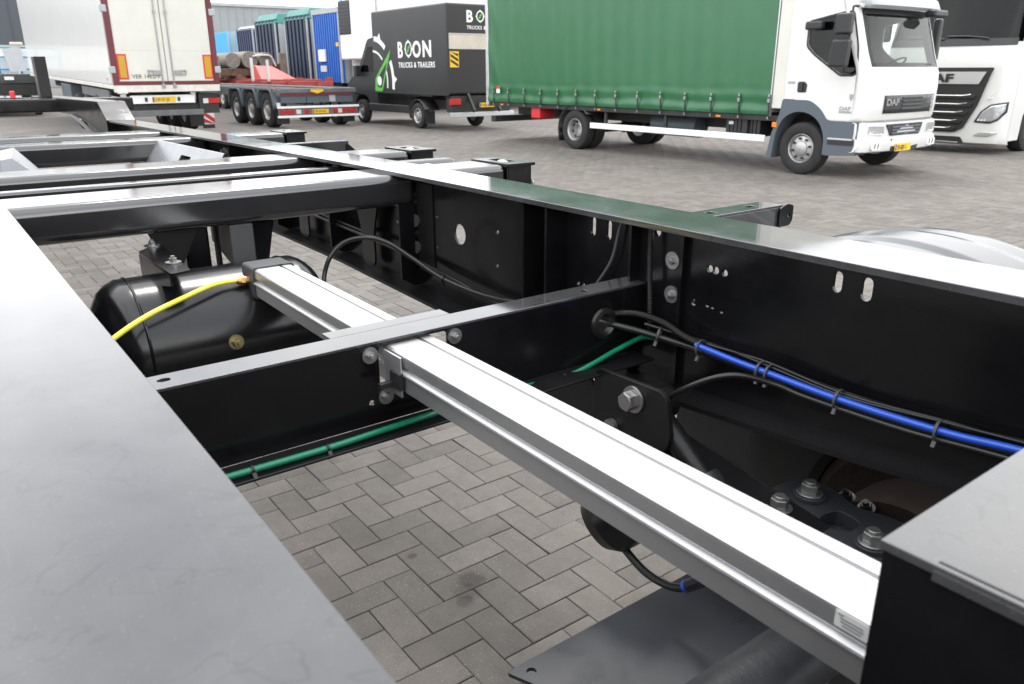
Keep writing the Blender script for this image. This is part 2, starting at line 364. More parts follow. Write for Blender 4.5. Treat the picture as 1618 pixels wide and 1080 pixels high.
def text(body, size, fn, m, parent, name='lettering', bold=0., spacing=1., xs=1., t=.004, shear=0.):
    c = bpy.data.curves.new('t', 'FONT'); c.body = body; c.size = size; c.extrude = t/2; c.offset = bold; c.space_character = spacing; c.shear = shear
    c.resolution_u = 3
    o = bpy.data.objects.new('t', c); COL.objects.link(o)
    dg = bpy.context.evaluated_depsgraph_get(); me = o.evaluated_get(dg).to_mesh()
    mb = MB(); mb.add([fn(v.co.x*xs, v.co.y, v.co.z+t/2) for v in me.vertices], [tuple(p.vertices) for p in me.polygons])
    o.evaluated_get(dg).to_mesh_clear(); bpy.data.objects.remove(o); bpy.data.curves.remove(c)
    return mb.build(name, m, parent, smooth=0, kind='stuff' if len(body) > 1 else None)
fY = lambda x0, y0, z0: (lambda u, v, w: (x0+u, y0-w, z0+v))      # faces -Y, reads along +X
fX = lambda x0, y0, z0: (lambda u, v, w: (x0+w, y0+u, z0+v))      # faces +X, reads along +Y
def wheel(par, c, r, w, o, rim_r=None, dish=.08, nuts=8, axis=(0, 1, 0), hub=True, rm_='rim'):
    """tyre with rim and hub; outer face towards o*axis"""
    A = Vector(axis)*o; c = Vector(c); rim_r = rim_r or r*.56; h = w/2
    p = [(rim_r, -h*.9), (rim_r+.02, -h), (r*.86, -h), (r*.965, -h*.86), (r, -h*.6), (r, h*.6), (r*.965, h*.86), (r*.86, h), (rim_r+.03, h*1.0), (rim_r+.012, h*.93), (rim_r, h*.82)]
    ob = MB().lathe(p, c, A, 40).build('wheel', 'tyre', par)
    q = [(rim_r*1.0, h*.86), (rim_r*.97, h*.9), (rim_r*.93, h*.82), (rim_r*.88, h*.45), (rim_r*.82, h*.82-dish), (rim_r*.55, h*.82-dish*.7), (rim_r*.5, h*.86-dish*.7)]
    if hub: q += [(rim_r*.46, h*.85), (rim_r*.3, h*1.0), (.001, h*1.02)]
    else: q += [(rim_r*.42, h*.6-dish), (.001, h*.58-dish)]
    rm = MB().lathe(q, c, A, 32); rm.lathe([(rim_r*1.0, h*.86), (rim_r*.98, -h*.8), (.01, -h*.5)], c, A, 24)
    rm.build('rim', rm_, ob)
    if nuts:
        nb = MB(); a = A.orthogonal().normalized(); b = A.cross(a)
        for i in range(nuts):
            t = 2*math.pi*(i+.3)/nuts; e = c+(a*math.cos(t)+b*math.sin(t))*rim_r*.68+A*(h*.82-dish*.85); nb.cyl(e, e+A*.035, .02, 6)
        nb.build('wheel_nuts', 'dkgrey', ob, kind='stuff')
    return ob
def hexbolt(par, p, d, r=.011, h=.012, washer=.019, m='zinc', name='bolt'):
    p, d = Vector(p), Vector(d).normalized(); b = MB()
    if washer: b.cyl(p, p+d*.003, washer, 18)
    b.cyl(p+d*.003, p+d*(.003+h), r, 6); b.cyl(p+d*(.003+h), p+d*(.003+h*1.6), r*.55, 8)
    return b.build(name, m, par, smooth=30)
def plate_sign(par, fn, w, h, txt, size=None):
    o = MB().plate(rpoly([(0, 0), (w, 0), (w, h), (0, h)], .012, 2), fn, .012).build('number_plate', 'yplate', par)
    MB().plate([(.01, .01), (w*.09, .01), (w*.09, h-.01), (.01, h-.01)], lambda a, b, c: fn(a, b, c+.013), .002).build('blue_band', 'eublue', o)
    text(txt, size or h*.85, lambda a, b, c: fn(a+w*.13, b+h*.2, c+.013), 'text_dark', o, xs=.82, t=.003)
    return o

# ---------------------------------------------------------------- the yard: paved ground
g = MB().add([(-400, -150, -.011), (150, -150, -.011), (150, 400, -.011), (-400, 400, -.011)], [(0, 1, 2, 3)])
ground = g.build('ground', 'sand', None, smooth=0, kind='structure')
ORG[ground] = Vector((0, 0, 0))
U = .10598; GX, GY = -2.6201, 1.1601

# ---------------------------------------------------------------- the container chassis we stand beside
ZT = 1.25
tr = thing('container_chassis', 'black bare container trailer frame filling the foreground, with silver rail and coloured hoses', 'trailer', (-4, .7235, 0))
TRAILER.append(tr)
YN0, YN1, YF0, YF1 = -.030, .158, 1.290, 1.474       # flanges of the two main beams
XE = 1.3; XS = -7.15
def flange(par, y0, y1, x0, x1, z1=ZT, t=.014):
    q = MB(); v = [(x, y, z) for x in (x0, -2.6, x1) for (y, z) in ((y0, z1-t), (y1, z1-t), (y1, z1), (y0, z1))]
    q.add(v, [(0, 1, 2, 3), (11, 10, 9, 8)]+[(k*4+i, k*4+(i+1) % 4, k*4+4+(i+1) % 4, k*4+4+i) for k in (0, 1) for i in range(4)])
    return q.build('top_flange', 'flange', par, bevel=.0015)
# near beam
nb = MB().box(-2.6, XE, .058, .068, .84, ZT-.016).box(XS, -2.6, .058, .068, .84, ZT-.016).build('main_beam', 'black', tr)
flange(nb, YN0, YN1, XS, XE)
Bx('bottom_flange', 'black', nb, -2.6, XE, YN0+.01, YN1-.01, .826, .838, bevel=.002)
for x in (-.6, -1.295, -2.5, -3.3, -4.8): Bx('stiffener', 'black', nb, x-.005, x+.005, .07, YN1-.012, .84, ZT-.018)
# far beam: web with its punched holes
zb = [(XE, 1.05), (.2, .955), (-.49, .894), (-.856, .860), (-1.3, .828), (-2.1, .815), (-2.9, .846), (-3.75, .862), (-5.5, .92), (XS, .98)]
wy = 1.376
outl = [(XS, ZT-.016)]+[(x, z+.012) for x, z in reversed(zb)]+[(XE, ZT-.016), (-2.6, ZT-.016)]
hs = [circ(-2.131, 1.068, .034, 22), slot(-1.491, 1.191, .019, .05), slot(-1.432, 1.190, .019, .05), slot(-.795, 1.187, .019, .042), slot(-.735, 1.185, .022, .046), circ(-2.53, 1.052, .028, 16), circ(-2.82, 1.05, .03, 16)]
for x, z, r in ((-1.104, 1.153, .009), (-1.087, 1.152, .009), (-1.062, 1.151, .008), (-1.143, 1.066, .008), (-1.103, 1.069, .006), (-1.088, 1.067, .005), (-1.062, 1.063, .005), (-1.545, 1.027, .006), (-1.524, 1.027, .006), (-2.271, 1.107, .007), (-1.921, 1.109, .008), (-2.278, 1.001, .006), (-1.923, 1.004, .007), (-1.266, 1.211, .0105)):
    hs.append(circ(x, z, r, 10))
fb = MB().plate(outl, lambda u, v, w: (u, wy+w, v), .008, hs).build('main_beam', 'black', tr, smooth=0)
flange(fb, YF0, YF1, XS, XE)
bf = MB()
for (xa, za), (xb, zb2) in zip(zb, zb[1:]):
    bf.hexa([(xb, YF0+.003, zb2), (xa, YF0+.003, za), (xa, YF1-.003, za), (xb, YF1-.003, zb2), (xb, YF0+.003, zb2+.012), (xa, YF0+.003, za+.012), (xa, YF1-.003, za+.012), (xb, YF1-.003, zb2+.012)])
bf.build('bottom_flange', 'blackmat', fb)
def zbot(x):
    for (xa, za), (xb, zb2) in zip(zb, zb[1:]):
        if xb <= x <= xa: return zb2+(za-zb2)*(x-xb)/(xa-xb)
    return .95
def stiff(x, y0=1.305, notch=True, z1=ZT-.018, w=.008):
    z0 = zbot(x)+.014
    o = [(y0, z0+.03), (wy-.02, z0), (wy-.001, z0), (wy-.001, z1), (y0, z1)] if notch else [(y0, z0), (wy-.001, z0), (wy-.001, z1), (y0, z1)]
    MB().plate(o, lambda u, v, t: (x-w/2+t, u, v), w).build('stiffener', 'black', fb, smooth=0)
for x in (-2.41, -1.70, -1.60, -3.0, -3.6, -4.2): stiff(x)
stiff(-1.175, 1.360, w=.010, notch=False); stiff(-1.325, 1.345)
# doubler plates on the web
Bx('doubler_plate', 'black', fb, -2.36, -1.78, wy+.009, wy+.013, .93, 1.19) if False else None
Bx('doubler_plate', 'blackmat', fb, -2.395, -2.29, wy-.005, wy-.001, .9, 1.21)
for x, z in ((-1.213, 1.152), (-1.210, 1.07)):
    hexbolt(fb, (x, wy-.0005, z), (0, -1, 0), .0095, .009, .021)
for z in (1.165, 1.14, 1.03): hexbolt(fb, (-2.395, wy-.006, z), (0, -1, 0), .008, .006, .013, 'blackmat')
for x, z in ((-2.40, 1.075), (-2.40, .98)): MB().cyl((x, wy-.006, z), (x, wy-.012, z), .022, 18).build('blank_plug', 'cap', fb)
# hanging gusset plates between web and bottom flange
for xa in (-2.72, -3.35):
    MB().plate(rpoly([(xa-.14, 1.2), (xa+.13, 1.2), (xa+.05, 1.0), (xa+.05, zbot(xa)+.02), (xa-.05, zbot(xa)+.02), (xa-.05, 1.0)], .04), lambda u, v, w: (u, 1.335+w, v), .008).build('gusset_plate', 'black', fb, smooth=0)

# cross member just in front: a Z section with a notch for the silver rail
XC = -1.295; YC1 = wy-.002
o = [(.07, .912), (YC1, .912), (YC1, 1.078), (.842, 1.078), (.842, .985), (.640, .985), (.640, 1.078), (.07, 1.078)]
o = [(.07, .912), (YC1, .912), (YC1, 1.0765), (.07, 1.0765)]
notch = rpoly([(.642, .986), (.800, .986), (.800, 1.073), (.642, 1.073)], .012)
cm = MB().plate(o, lambda u, v, w: (XC-.006+w, u, v), .006, [notch, circ(.622, .958, .006, 10), circ(1.238, 1.002, .026, 18)]).build('cross_member', 'black', tr, smooth=25)
MB().plate([(.07, -1.362), (YC1, -1.362), (YC1, -1.2945), (.07, -1.2945)], lambda u, v, w: (v, u, 1.077+w), .006, [circ(.26, -1.333, .011, 14, .009), circ(1.2, -1.325, .009, 12)]).build('top_flange', 'flange', cm, smooth=0, bevel=.0012)
Bx('bottom_flange', 'blackmat', cm, XC, -1.222, .075, YC1-.03, .9055, .9115, bevel=.002)
Bx('lap_plate', 'flange', cm, -1.405, -1.3635, .575, .85, 1.0785, 1.0825, bevel=.001)
for y, z in ((.623, 1.058), (.816, 1.058), (.652, .966)):
    q = MB().cyl((XC+.001, y, z), (XC+.0045, y, z), .0165, 22); q.cyl((XC+.0045, y, z), (XC+.012, y, z), .0085, 6); q.cyl((XC+.012, y, z), (XC+.018, y, z), .005, 8)
    q.build('washer_bolt', 'zinc', cm)
MB().lathe([(.026, -.008), (.037, -.006), (.04, 0), (.037, .007), (.028, .01), (.024, .006), (.024, -.008)], (XC, 1.238, 1.002), (1, 0, 0), 28).build('grommet', 'rubber', cm)

# silver rail
def ay(x): return -(x+1.3)*.012
pr_ = [(.660, .995), (.660, 1.025), (.6555, 1.028), (.6545, 1.031), (.6555, 1.0335), (.6635, 1.0375), (.6645, 1.0385), (.6645, 1.0425), (.660, 1.0455), (.660, 1.060), (.6615, 1.0655), (.665, 1.069), (.670, 1.070), (.7285, 1.070), (.7295, 1.066), (.7365, 1.066), (.7375, 1.070), (.757, 1.070), (.762, 1.069), (.765, 1.066), (.766, 1.062), (.766, 1.04), (.763, 1.037), (.763, 1.03), (.766, 1.027), (.766, .995)]
ra = MB(); n = len(pr_); xs_ = (-2.062, .95)
ra.add([(x, y+ay(x), z) for x in xs_ for y, z in pr_], [(i, (i+1) % n, n+(i+1) % n, n+i) for i in range(n)]+[tuple(range(n)), tuple(range(2*n-1, n-1, -1))])
rail = ra.build('silver_rail', 'alu', tr, smooth=25, wn=True)
e = ay(-2.1)
MB().plate(rpoly([(.654+e, .985), (.654+e, 1.074), (.772+e, 1.074), (.772+e, .985)], .012), lambda u, v, w: (-2.061-w, u, v), .085, [rpoly([(.727+e, 1.0705), (.727+e, 1.0735), (.740+e, 1.0735), (.740+e, 1.0705)], .0005, 1)]).build('end_cap', 'cap', rail, bevel=.004)
q = MB().box(-1.262, -1.222, .646, .657, 1.0, 1.034); q.box(-1.262, -1.25, .62, .657, 1.0, 1.012)
q.build('clip', 'dkgrey', rail, bevel=.002)
Bx('clip_plate', 'alu', rail, XC+.003, -1.225, .6505, .6545, .985, 1.066, bevel=.001)
MB().plate(rpoly([(-.328, 1.0465), (-.292, 1.0465), (-.292, 1.0655), (-.328, 1.0655)], .002), lambda u, v, w: (u, .6592+ay(u)-w, v), .0006).build('sticker', 'sticker', rail, smooth=0)
q = MB()
for i, (a, b) in enumerate(((.006, .02), (.004, .024), (.003, .024), (.0, .006))): q.box(-.325+a, -.325+a+b, .6578+ay(-.31), .6586+ay(-.31), 1.050+i*.0038, 1.0515+i*.0038)
q.build('print_lines', 'text_grey', rail)

# air tank with its bracket
TX, TZ, TR = -2.22, .8544, .2
pf = [(.001, -.115), (.07, -.108), (.13, -.088), (.17, -.06), (.19, -.03), (.2, .0)]
prof = [(r, .355+h*.75) for r, h in pf]+[(.2, .375), (.2025, .3765), (.2035, .379), (.2025, .3815), (.2, .383), (.2, .6), (.2, .80), (.2025, .8015), (.2035, .804), (.2025, .8065), (.2, .808), (.2, .825)]+[(r, .835-h*.75) for r, h in reversed(pf)]
tank = MB().lathe(prof, (TX, 0, TZ), (0, 1, 0), 56).build('air_tank', 'tank', tr, smooth=25)
dv = Vector((.82, 0, .0)); a = R(-18)
def onT(y, ang, d=0.): return Vector((TX+(TR+d)*math.cos(ang), y, TZ+(TR+d)*math.sin(ang)))
q = MB(); p0 = onT(.588, R(10.5), -.004); dn_ = Vector((math.cos(R(10.5)), 0, math.sin(R(10.5))))
q.cyl(p0, p0+dn_*.008, .020, 18); q.cyl(p0+dn_*.008, p0+dn_*.03, .0135, 6); q.cyl(p0+dn_*.03, p0+dn_*.045, .007, 10)
q.build('drain_plug', 'olive', tank)
# saddle strap over the tank
sy = .482
MB().lathe([(.2015, -.014), (.2055, -.014), (.2055, .014), (.2015, .014)], (TX, sy, TZ), (0, 1, 0), 22, closed=True, a0=R(28), a1=R(112), ref=(1, 0, 0)).build('strap', 'black', tank)
q = MB(); q.box(-2.25, -2.19, sy-.016, sy+.016, TZ+.196, 1.088)
q.build('saddle', 'black', tank)
brk = MB().plate(rpoly([(-2.36, .448), (-2.035, .453), (-2.052, .506), (-2.46, .528)], .012), lambda u, v, w: (u, v, 1.089+w), .007)
brk.hexa([(-2.36, .448, 1.0), (-2.05, .4525, 1.06), (-2.05, .4585, 1.06), (-2.36, .454, 1.0), (-2.36, .448, 1.0885), (-2.05, .4525, 1.0885), (-2.05, .4585, 1.0885), (-2.36, .454, 1.0885)])
br = brk.build('tank_bracket', 'black', tr, bevel=.0015)
hexbolt(br, (-2.415, .498, 1.0965), (0, 0, 1), .010, .010, .022); hexbolt(br, (-2.155, .490, 1.0965), (0, 0, 1), .010, .010, .020)
# brackets that hang from the tube
q = MB().plate(rpoly([(.50, 1.135), (.66, 1.135), (.60, 1.02), (.575, .98), (.545, .985), (.54, 1.04)], .02), lambda u, v, w: (-2.50+w, u, v), .008)
q.build('hanger_plate', 'blackmat', tr)
Bx('support_leg', 'black', tr, -2.60, -2.52, .615, .69, .55, 1.125, bevel=.008)
Bx('hanger_plate', 'black', tr, -2.51, -2.46, .70, .705, .97, 1.125)
q = MB().hexa([(-2.66, .735, 1.04), (-2.42, .725, .995), (-2.42, .80, 1.0), (-2.66, .80, 1.045), (-2.66, .735, 1.13), (-2.42, .725, 1.13), (-2.42, .80, 1.13), (-2.66, .80, 1.13)])
q.build('valve_box', 'cap', tr, bevel=.006)
MB().plate(rpoly([(.80, 1.128), (.885, 1.128), (.855, .99), (.84, .975), (.815, .975)], .01), lambda u, v, w: (-2.50+w, u, v), .03).build('hanger_plate', 'black', tr)
Bx('support_leg', 'blackmat', tr, -2.56, -2.5, .765, .82, .6, 1.0, bevel=.006)

# cross tubes between the beams
def tube_y(name, x0, x1, y0, y1, z0, z1, bev=.03, m='flange'):
    t = Bx(name, m, tr, x0, x1, y0, y1, z0, z1, bevel=bev, seg=5); return t
M['tubepaint'] = mat('gloss_black_tube', (.02, .02, .022), .13, spec=.8, ior=1.7, rvar=.04, vscale=6)
def weld(par, x0, x1, y, z, w=.02):
    q = MB(); n = int((x1-x0)/.008)
    for i in range(n):
        c = Vector((x0+(i+.5)*(x1-x0)/n, y, z)); q.obox(c, (.0048, .003*(i % 2), 0), (0, w/2, 0), (0, 0, .003))
    return q.build('weld_seam', 'blackmat', par, bevel=.0015, kind='stuff')
for x0, x1, z1, dz in ((-2.645, -2.40, 1.238, .107), (-3.46, -3.22, 1.238, .11), (-5.03, -4.80, 1.238, .12), (-5.78, -5.50, 1.236, .12)):
    t = tube_y('cross_tube', x0, x1, YN1-.09, wy-.002, z1-dz, z1, .028, 'tubepaint')
    weld(t, x0+.02, x1-.01, 1.328, z1+.001)
t = Bx('cross_tube', 'tubepaint', tr, -2.965, -2.905, YN1-.09, wy-.002, 1.13, 1.222, bevel=.01, seg=3); weld(t, -2.96, -2.91, 1.328, 1.223)
# bolsters and outriggers beyond the far beam (and the same towards us, left of the frame)
def bolster(x0, x1, z1, box=True, yo=1.90, rnd=.024, zl=.1):
    b = Bx('bolster', 'tubepaint', tr, x0, x1, YF1-.09, (yo-.125 if box else yo), z1-zl, z1, bevel=rnd, seg=4)
    if box:
        q = MB().plate([(x0-.012, yo-.125), (x1+.012, yo-.125), (x1+.012, yo+.005), (x0-.012, yo+.005)], lambda u, v, w: (u, v, z1-.008+w), .012, [rpoly([((x0+x1)/2-.06, yo-.09), ((x0+x1)/2+.06, yo-.09), ((x0+x1)/2+.06, yo-.035), ((x0+x1)/2-.06, yo-.035)], .02)])
        q.box(x0, x1, yo-.12, yo-.113, z1-.13, z1-.009); q.box(x0, x1, yo-.012, yo-.005, z1-.13, z1-.009)
        q.box(x0, x0+.007, yo-.113, yo-.012, z1-.13, z1-.009); q.box(x1-.007, x1, yo-.113, yo-.012, z1-.13, z1-.009)
        q.build('lock_housing', 'black', b, bevel=.0015)
        c = ((x0+x1)/2, yo-.062)
        MB().lathe([(.02, -.1), (.02, 0), (.028, .002), (.026, .012), (.012, .02), (.001, .021)], (c[0], c[1], z1-.014), (0, 0, 1), 16).build('twist_lock', 'zinc', b)
        q = MB(); q.cyl((x1, yo-.065, z1-.095), (x1+.03, yo-.065, z1-.095), .016, 12); q.cyl((x1+.03, yo-.065, z1-.095), (x1+.045, yo-.065, z1-.095), .024, 14, .012); q.build('lock_nut', 'zinc', b)
        q = MB(); q.cyl((x1-.05, yo-.006, z1-.085), (x1-.05, yo+.022, z1-.085), .018, 12); q.cyl((x1-.05, yo+.022, z1-.085), (x1-.05, yo+.04, z1-.085), .026, 14, .014); q.build('lock_nut', 'zinc', b)
    return b
bolster(-2.64, -2.415, 1.238); bolster(-3.37, -3.14, 1.24); bolster(-4.95, -4.70, 1.244, yo=1.935)
bolster(-2.965, -2.872, 1.225, False, 1.86, .03, .075)
b = Bx('outrigger', 'tubepaint', tr, -3.92, -3.87, YF1-.09, 1.825, 1.155, 1.245, bevel=.004)
MB().plate(rpoly([(1.81, 1.15), (1.81, 1.235), (1.85, 1.2), (1.862, 1.19), (1.862, 1.15)], .01), lambda u, v, w: (-3.865+w, u, v), .006, [circ(1.845, 1.17, .006, 8)]).build('end_plate', 'black', b)
MB().lathe([(.001, .06), (.05, .052), (.075, .03), (.085, 0)], (-2.8, 1.66, 1.16), (0, 0, 1), 24).build('round_cap', 'wornwhite', tr)
def near_bolster(x0, x1, z1):  # unseen near side, added to shade the paving between the beams
    Bx('bolster', 'tubepaint', tr, x0, x1, -.45, YN0+.09, z1-.1, z1, bevel=.024, seg=4)
for a_ in ((-2.64, -2.415, 1.238), (-3.37, -3.14, 1.24), (-4.95, -4.70, 1.244), (-1.275, -1.205, 1.238)): near_bolster(*a_)
Bx('unseen_rear_beam', 'black', tr, XE+.001, XE+.16, -.45, 1.9, .95, 1.25, bevel=.01)  # unseen rear end, added to keep light off the paving
# open channel outrigger
b = MB().plate([(-1.275, YF1-.05), (-1.205, YF1-.05), (-1.205, 1.775), (-1.275, 1.775)], lambda u, v, w: (u, v, 1.238+w), .006, [rpoly([(-1.252, 1.52), (-1.23, 1.52), (-1.23, 1.545), (-1.252, 1.545)], .004), rpoly([(-1.252, 1.67), (-1.23, 1.67), (-1.23, 1.70), (-1.252, 1.70)], .004)])
b.box(-1.211, -1.205, YF1-.05, 1.775, 1.178, 1.2379)
b = b.build('outrigger', 'flange', tr, bevel=.0015)
MB().plate(rpoly([(1.755, 1.188), (1.755, 1.236), (1.785, 1.246), (1.812, 1.24), (1.812, 1.20), (1.80, 1.188)], .007), lambda u, v, w: (-1.204+w, u, v), .006, [circ(1.795, 1.215, .0055, 10)]).build('end_plate', 'black', b)

# sloping plates behind the second tube
gp = MB().plate([(0, 0), (1.06, 0), (1.06, .3), (-.06, .3)], lambda u, v, w: (-4.80+u, 1.105+.03*u-v*.55+w*.8, 1.232-.006*u-v*.83+w*.5), .006, [rpoly([(.50, .05), (.66, .05), (.66, .13), (.50, .13)], .01)])
gp.build('sloping_plate', 'skypale', tr, smooth=0)
gp = MB().hexa([(-4.85, .25, 1.0), (-4.1, .25, 1.0), (-4.1, .58, 1.0), (-4.85, .58, 1.0), (-4.70, .33, 1.225), (-4.25, .30, 1.215), (-4.25, .345, 1.222), (-4.70, .40, 1.238)])
gp.build('sloping_plate', 'skypale', tr, smooth=0)
# clamps on web near the plates
for x in (-4.3, -3.55):
    hexbolt(fb, (x, wy-.001, 1.19), (0, -1, 0), .02, .03, .03); hexbolt(fb, (x-.1, wy-.001, 1.185), (0, -1, 0), .02, .03, .03)

# raised neck at the front
ZK = 1.39
for y0, y1 in ((YN0, YN1), (YF0-.01, YF1+.01)):
    sp = MB().plate([(XS+.005, .99), (XS-.32, 1.04), (XS-.9, 1.20), (XS-1.5, 1.245), (-11.5, 1.255), (-11.5, ZK-.012), (XS-.25, ZK-.012), (XS+.005, ZT-.004)], lambda u, v, w: (u, y0+w, v), y1-y0)
    nk = sp.build('neck_beam', 'black', tr, smooth=0)
    q = MB().hexa([(-11.5, y0-.002, ZK-.0115), (XS-.25, y0-.002, ZK-.0115), (XS-.25, y1+.002, ZK-.0115), (-11.5, y1+.002, ZK-.0115), (-11.5, y0-.002, ZK), (XS-.245, y0-.002, ZK), (XS-.245, y1+.002, ZK), (-11.5, y1+.002, ZK)])
    q.hexa([(XS+.02, y0-.002, ZT+.001), (XS+.034, y0-.002, ZT+.001), (XS+.034, y1+.002, ZT+.001), (XS+.02, y1+.002, ZT+.001), (XS-.255, y0-.002, ZK-.001), (XS-.244, y0-.002, ZK), (XS-.244, y1+.002, ZK), (XS-.255, y1+.002, ZK-.001)])
    q.build('step_plate', 'flange', nk, smooth=0)
    q = MB()
    for k in range(3): q.tube([(XS-1.6, y0-.02-.006*k, 1.25), (XS-.9, y0-.03-.01*k, 1.2), (XS-.15, y0-.03-.012*k, 1.07)], .008, 6)
    q.build('neck_cable', 'cap', nk)
Bx('front_bolster', 'black', tr, -9.75, -9.5, -.55, 2.0, 1.25, ZK-.006, bevel=.02)
q = MB().lathe([(.03, 0), (.032, .03), (.055, .035), (.055, .06), (.03, .095), (.001, .1)], (-9.62, 1.93, ZK-.006), (0, 0, 1), 16); q.build('twist_lock', 'wornwhite', tr)
Bx('guide_post', 'blackmat', tr, -10.15, -9.95, 1.19, 1.30, ZK, 1.80, bevel=.006)
Bx('front_beam', 'black', tr, -11.5, -11.3, .16, 1.28, 1.25, ZK-.02)
q = MB().lathe([(.025, 0), (.025, .06), (.015, .07), (.001, .07)], (-9.9, .93, ZK), (0, 0, 1), 12); q.build('marker_cap', 'redplastic', tr)
q = MB(); q.cyl((-8.2, .35, 1.02), (-8.2, .35, 1.12), .045, 10); q.box(-8.27, -8.13, .28, .42, 1.12, 1.145); q.box(-8.26, -8.14, .29, .41, .99, 1.02); q.build('king_pin', 'black', tr)

# plate at the right, over the axle
bx = MB().plate([(-.235, .512), (1.2, .512), (1.2, YF0-.004), (-.235, YF0-.004)], lambda u, v, w: (u, v, 1.240+w), .008, [[(-.195, .5165), (-.115, .5165), (-.115, .5195), (-.195, .5195)], [(-.083, .5165), (.05, .5165), (.05, .5195), (-.083, .5195)]])
bxo = bx.build('deck_plate', 'flange', tr, smooth=0, bevel=.001)
q = MB().box(-.232, 1.2, .5135, .5165, .80, 1.2395); q.box(-.232, -.229, .5165, YF0-.006, 1.0, 1.2395); q.build('side_plate', 'black', bxo)
q = MB().box(-.195, -.115, .510, .5130, 1.2365, 1.2440); q.box(-.083, .05, .510, .5130, 1.2365, 1.2440); q.build('edge_tab', 'flange', bxo)
# low plate under the axle
MB().plate(rpoly([(-.962, .70), (-.962, 1.8), (-.70, 1.8), (-.70, .80), (-.775, .78)], .01), lambda u, v, w: (u, v, .492+w), .008, [circ(-.935, .74, .010, 14)]).build('lower_plate', 'lowplate', tr, smooth=0)

# hoses ----------------------------------------------------------
def hose(name, pts, r, m, n=10, sub=8, par=tr): return MB().tube(pts, r, n, sub).build(name, m, par, smooth=60)
yh = hose('yellow_hose', [(-2.10, .64, 1.036), (-2.098, .60, 1.038), (-2.08, .552, 1.038), (-2.04, .459, 1.024), (-2.0, .373, 1.008), (-1.96, .297, .985), (-1.92, .22, .95), (-1.88, .12, .90)], .0066, 'yellow_hose')
q = MB().cyl((-2.1, .635, 1.0355), (-2.1, .665, 1.034), .0115, 12); q.cyl((-2.1, .642, 1.0355), (-2.1, .652, 1.035), .014, 6); q.cyl((-2.1, .629, 1.036), (-2.1, .635, 1.036), .009, 10); q.build('hose_fitting', 'brass', yh)
gpts = [(-1.238, .10, .924), (-1.238, .22, .922), (-1.238, .33, .921), (-1.240, .50, .919), (-1.243, .62, .921), (-1.25, .77, .922), (-1.265, .9, .9205), (-1.28, 1.045, .902), (-1.275, 1.12, .905), (-1.272, 1.18, .917), (-1.27, 1.26, .937), (-1.262, 1.335, .955), (-1.24, 1.36, .955)]
gh = hose('green_hose', gpts, .0064, 'green_hose')
def tie(p, d, r, par, tail=(0, 0, -1), m='rubber'):
    p, d = Vector(p), Vector(d).normalized(); q = MB().lathe([(r, -.0025), (r+.0022, -.0025), (r+.0022, .0025), (r, .0025)], p, d, 14, closed=True)
    t = Vector(tail).normalized(); q.obox(p+t*(r+.006), t*.007, d*.0035, t.cross(d)*.004); return q.build('cable_tie', m, par)
for p, d, tl in (((-1.239, .36, .9208), (0, 1, 0), (.7, 0, -.6)), ((-1.240, .50, .919), (0, 1, 0), (.7, 0, -.6)), ((-1.275, 1.10, .904), (0, 1, .15), (.3, 0, -.3))): tie(p, d, .007, gh, tl)
# bundle along the far web
Yb = 1.338
base = [(-1.40, 1.25, 1.0), (-1.30, 1.262, 1.002), (-1.23, 1.30, .992), (-1.16, Yb, .978), (-1.069, Yb, .979), (-.98, Yb, .977), (-.90, Yb, .975), (-.727, Yb, .971), (-.537, Yb, .977), (-.417, Yb, .990), (-.2, Yb, 1.01), (.2, Yb, 1.03)]
def off(pts, dy, dz): return [(x, y+dy, z+dz) for x, y, z in pts]
h1 = hose('black_hose', off(base, 0, -.006), .0085, 'rubber')
hose('black_cable', off(base[2:], .01, .012), .0048, 'rubber')
hose('black_cable', [(x, y+.004, z+.0165+.004*math.sin(x*19)) for x, y, z in base[3:]], .0034, 'rubber')
hose('black_cable', [(x, y-.003, z+.015+.005*math.sin(x*13+2)) for x, y, z in base[5:]], .0028, 'rubber')
hose('blue_hose', [(-1.085, Yb-.012, .988)]+off(base[5:], -.012, .0055), .007, 'blue_hose')
cdt = [(-1.36, 1.25, 1.01), (-1.31, 1.265, 1.018), (-1.25, 1.30, 1.026), (-1.19, 1.33, 1.013), (-1.13, 1.334, .996), (-1.07, 1.334, .988)]
def conduit(pts, r, name, par=tr):
    P = MB(); P.tube(pts, r, 10, 60); k = len(P.v)//10
    for i in range(k):
        if i % 4 < 2:
            c = sum((Vector(P.v[i*10+j]) for j in range(10)), Vector())/10
            for j in range(10): P.v[i*10+j] = tuple(c+(Vector(P.v[i*10+j])-c)*.84)
    return P.build(name, 'rubber', par, smooth=20)
conduit(cdt, .0085, 'ribbed_conduit')
conduit([(-1.266, 1.352, 1.225), (-1.262, 1.35, 1.15), (-1.256, 1.35, 1.08), (-1.251, 1.35, 1.0), (-1.249, 1.352, .97)], .0068, 'ribbed_conduit')
hose('grey_cable', [(-1.375, 1.366, 1.225), (-1.382, 1.362, 1.196), (-1.40, 1.358, 1.121), (-1.442, 1.352, 1.054), (-1.47, 1.35, 1.02)], .0042, 'cap')
for x, big in ((-1.19, 1), (-1.075, 0), (-.915, 1), (-.893, 1), (-.735, 0), (-.545, 0)):
    i = max(k for k in range(len(base)-1) if base[k][0] <= x); t = (x-base[i][0])/(base[i+1][0]-base[i][0])
    p = Vector(base[i]).lerp(Vector(base[i+1]), t)+Vector((0, -.004, .002)); d = Vector(base[i+1])-Vector(base[i])
    tie(p, d, .0185 if x > -1.1 else .016, h1, (0, -.5, -1), 'cap')
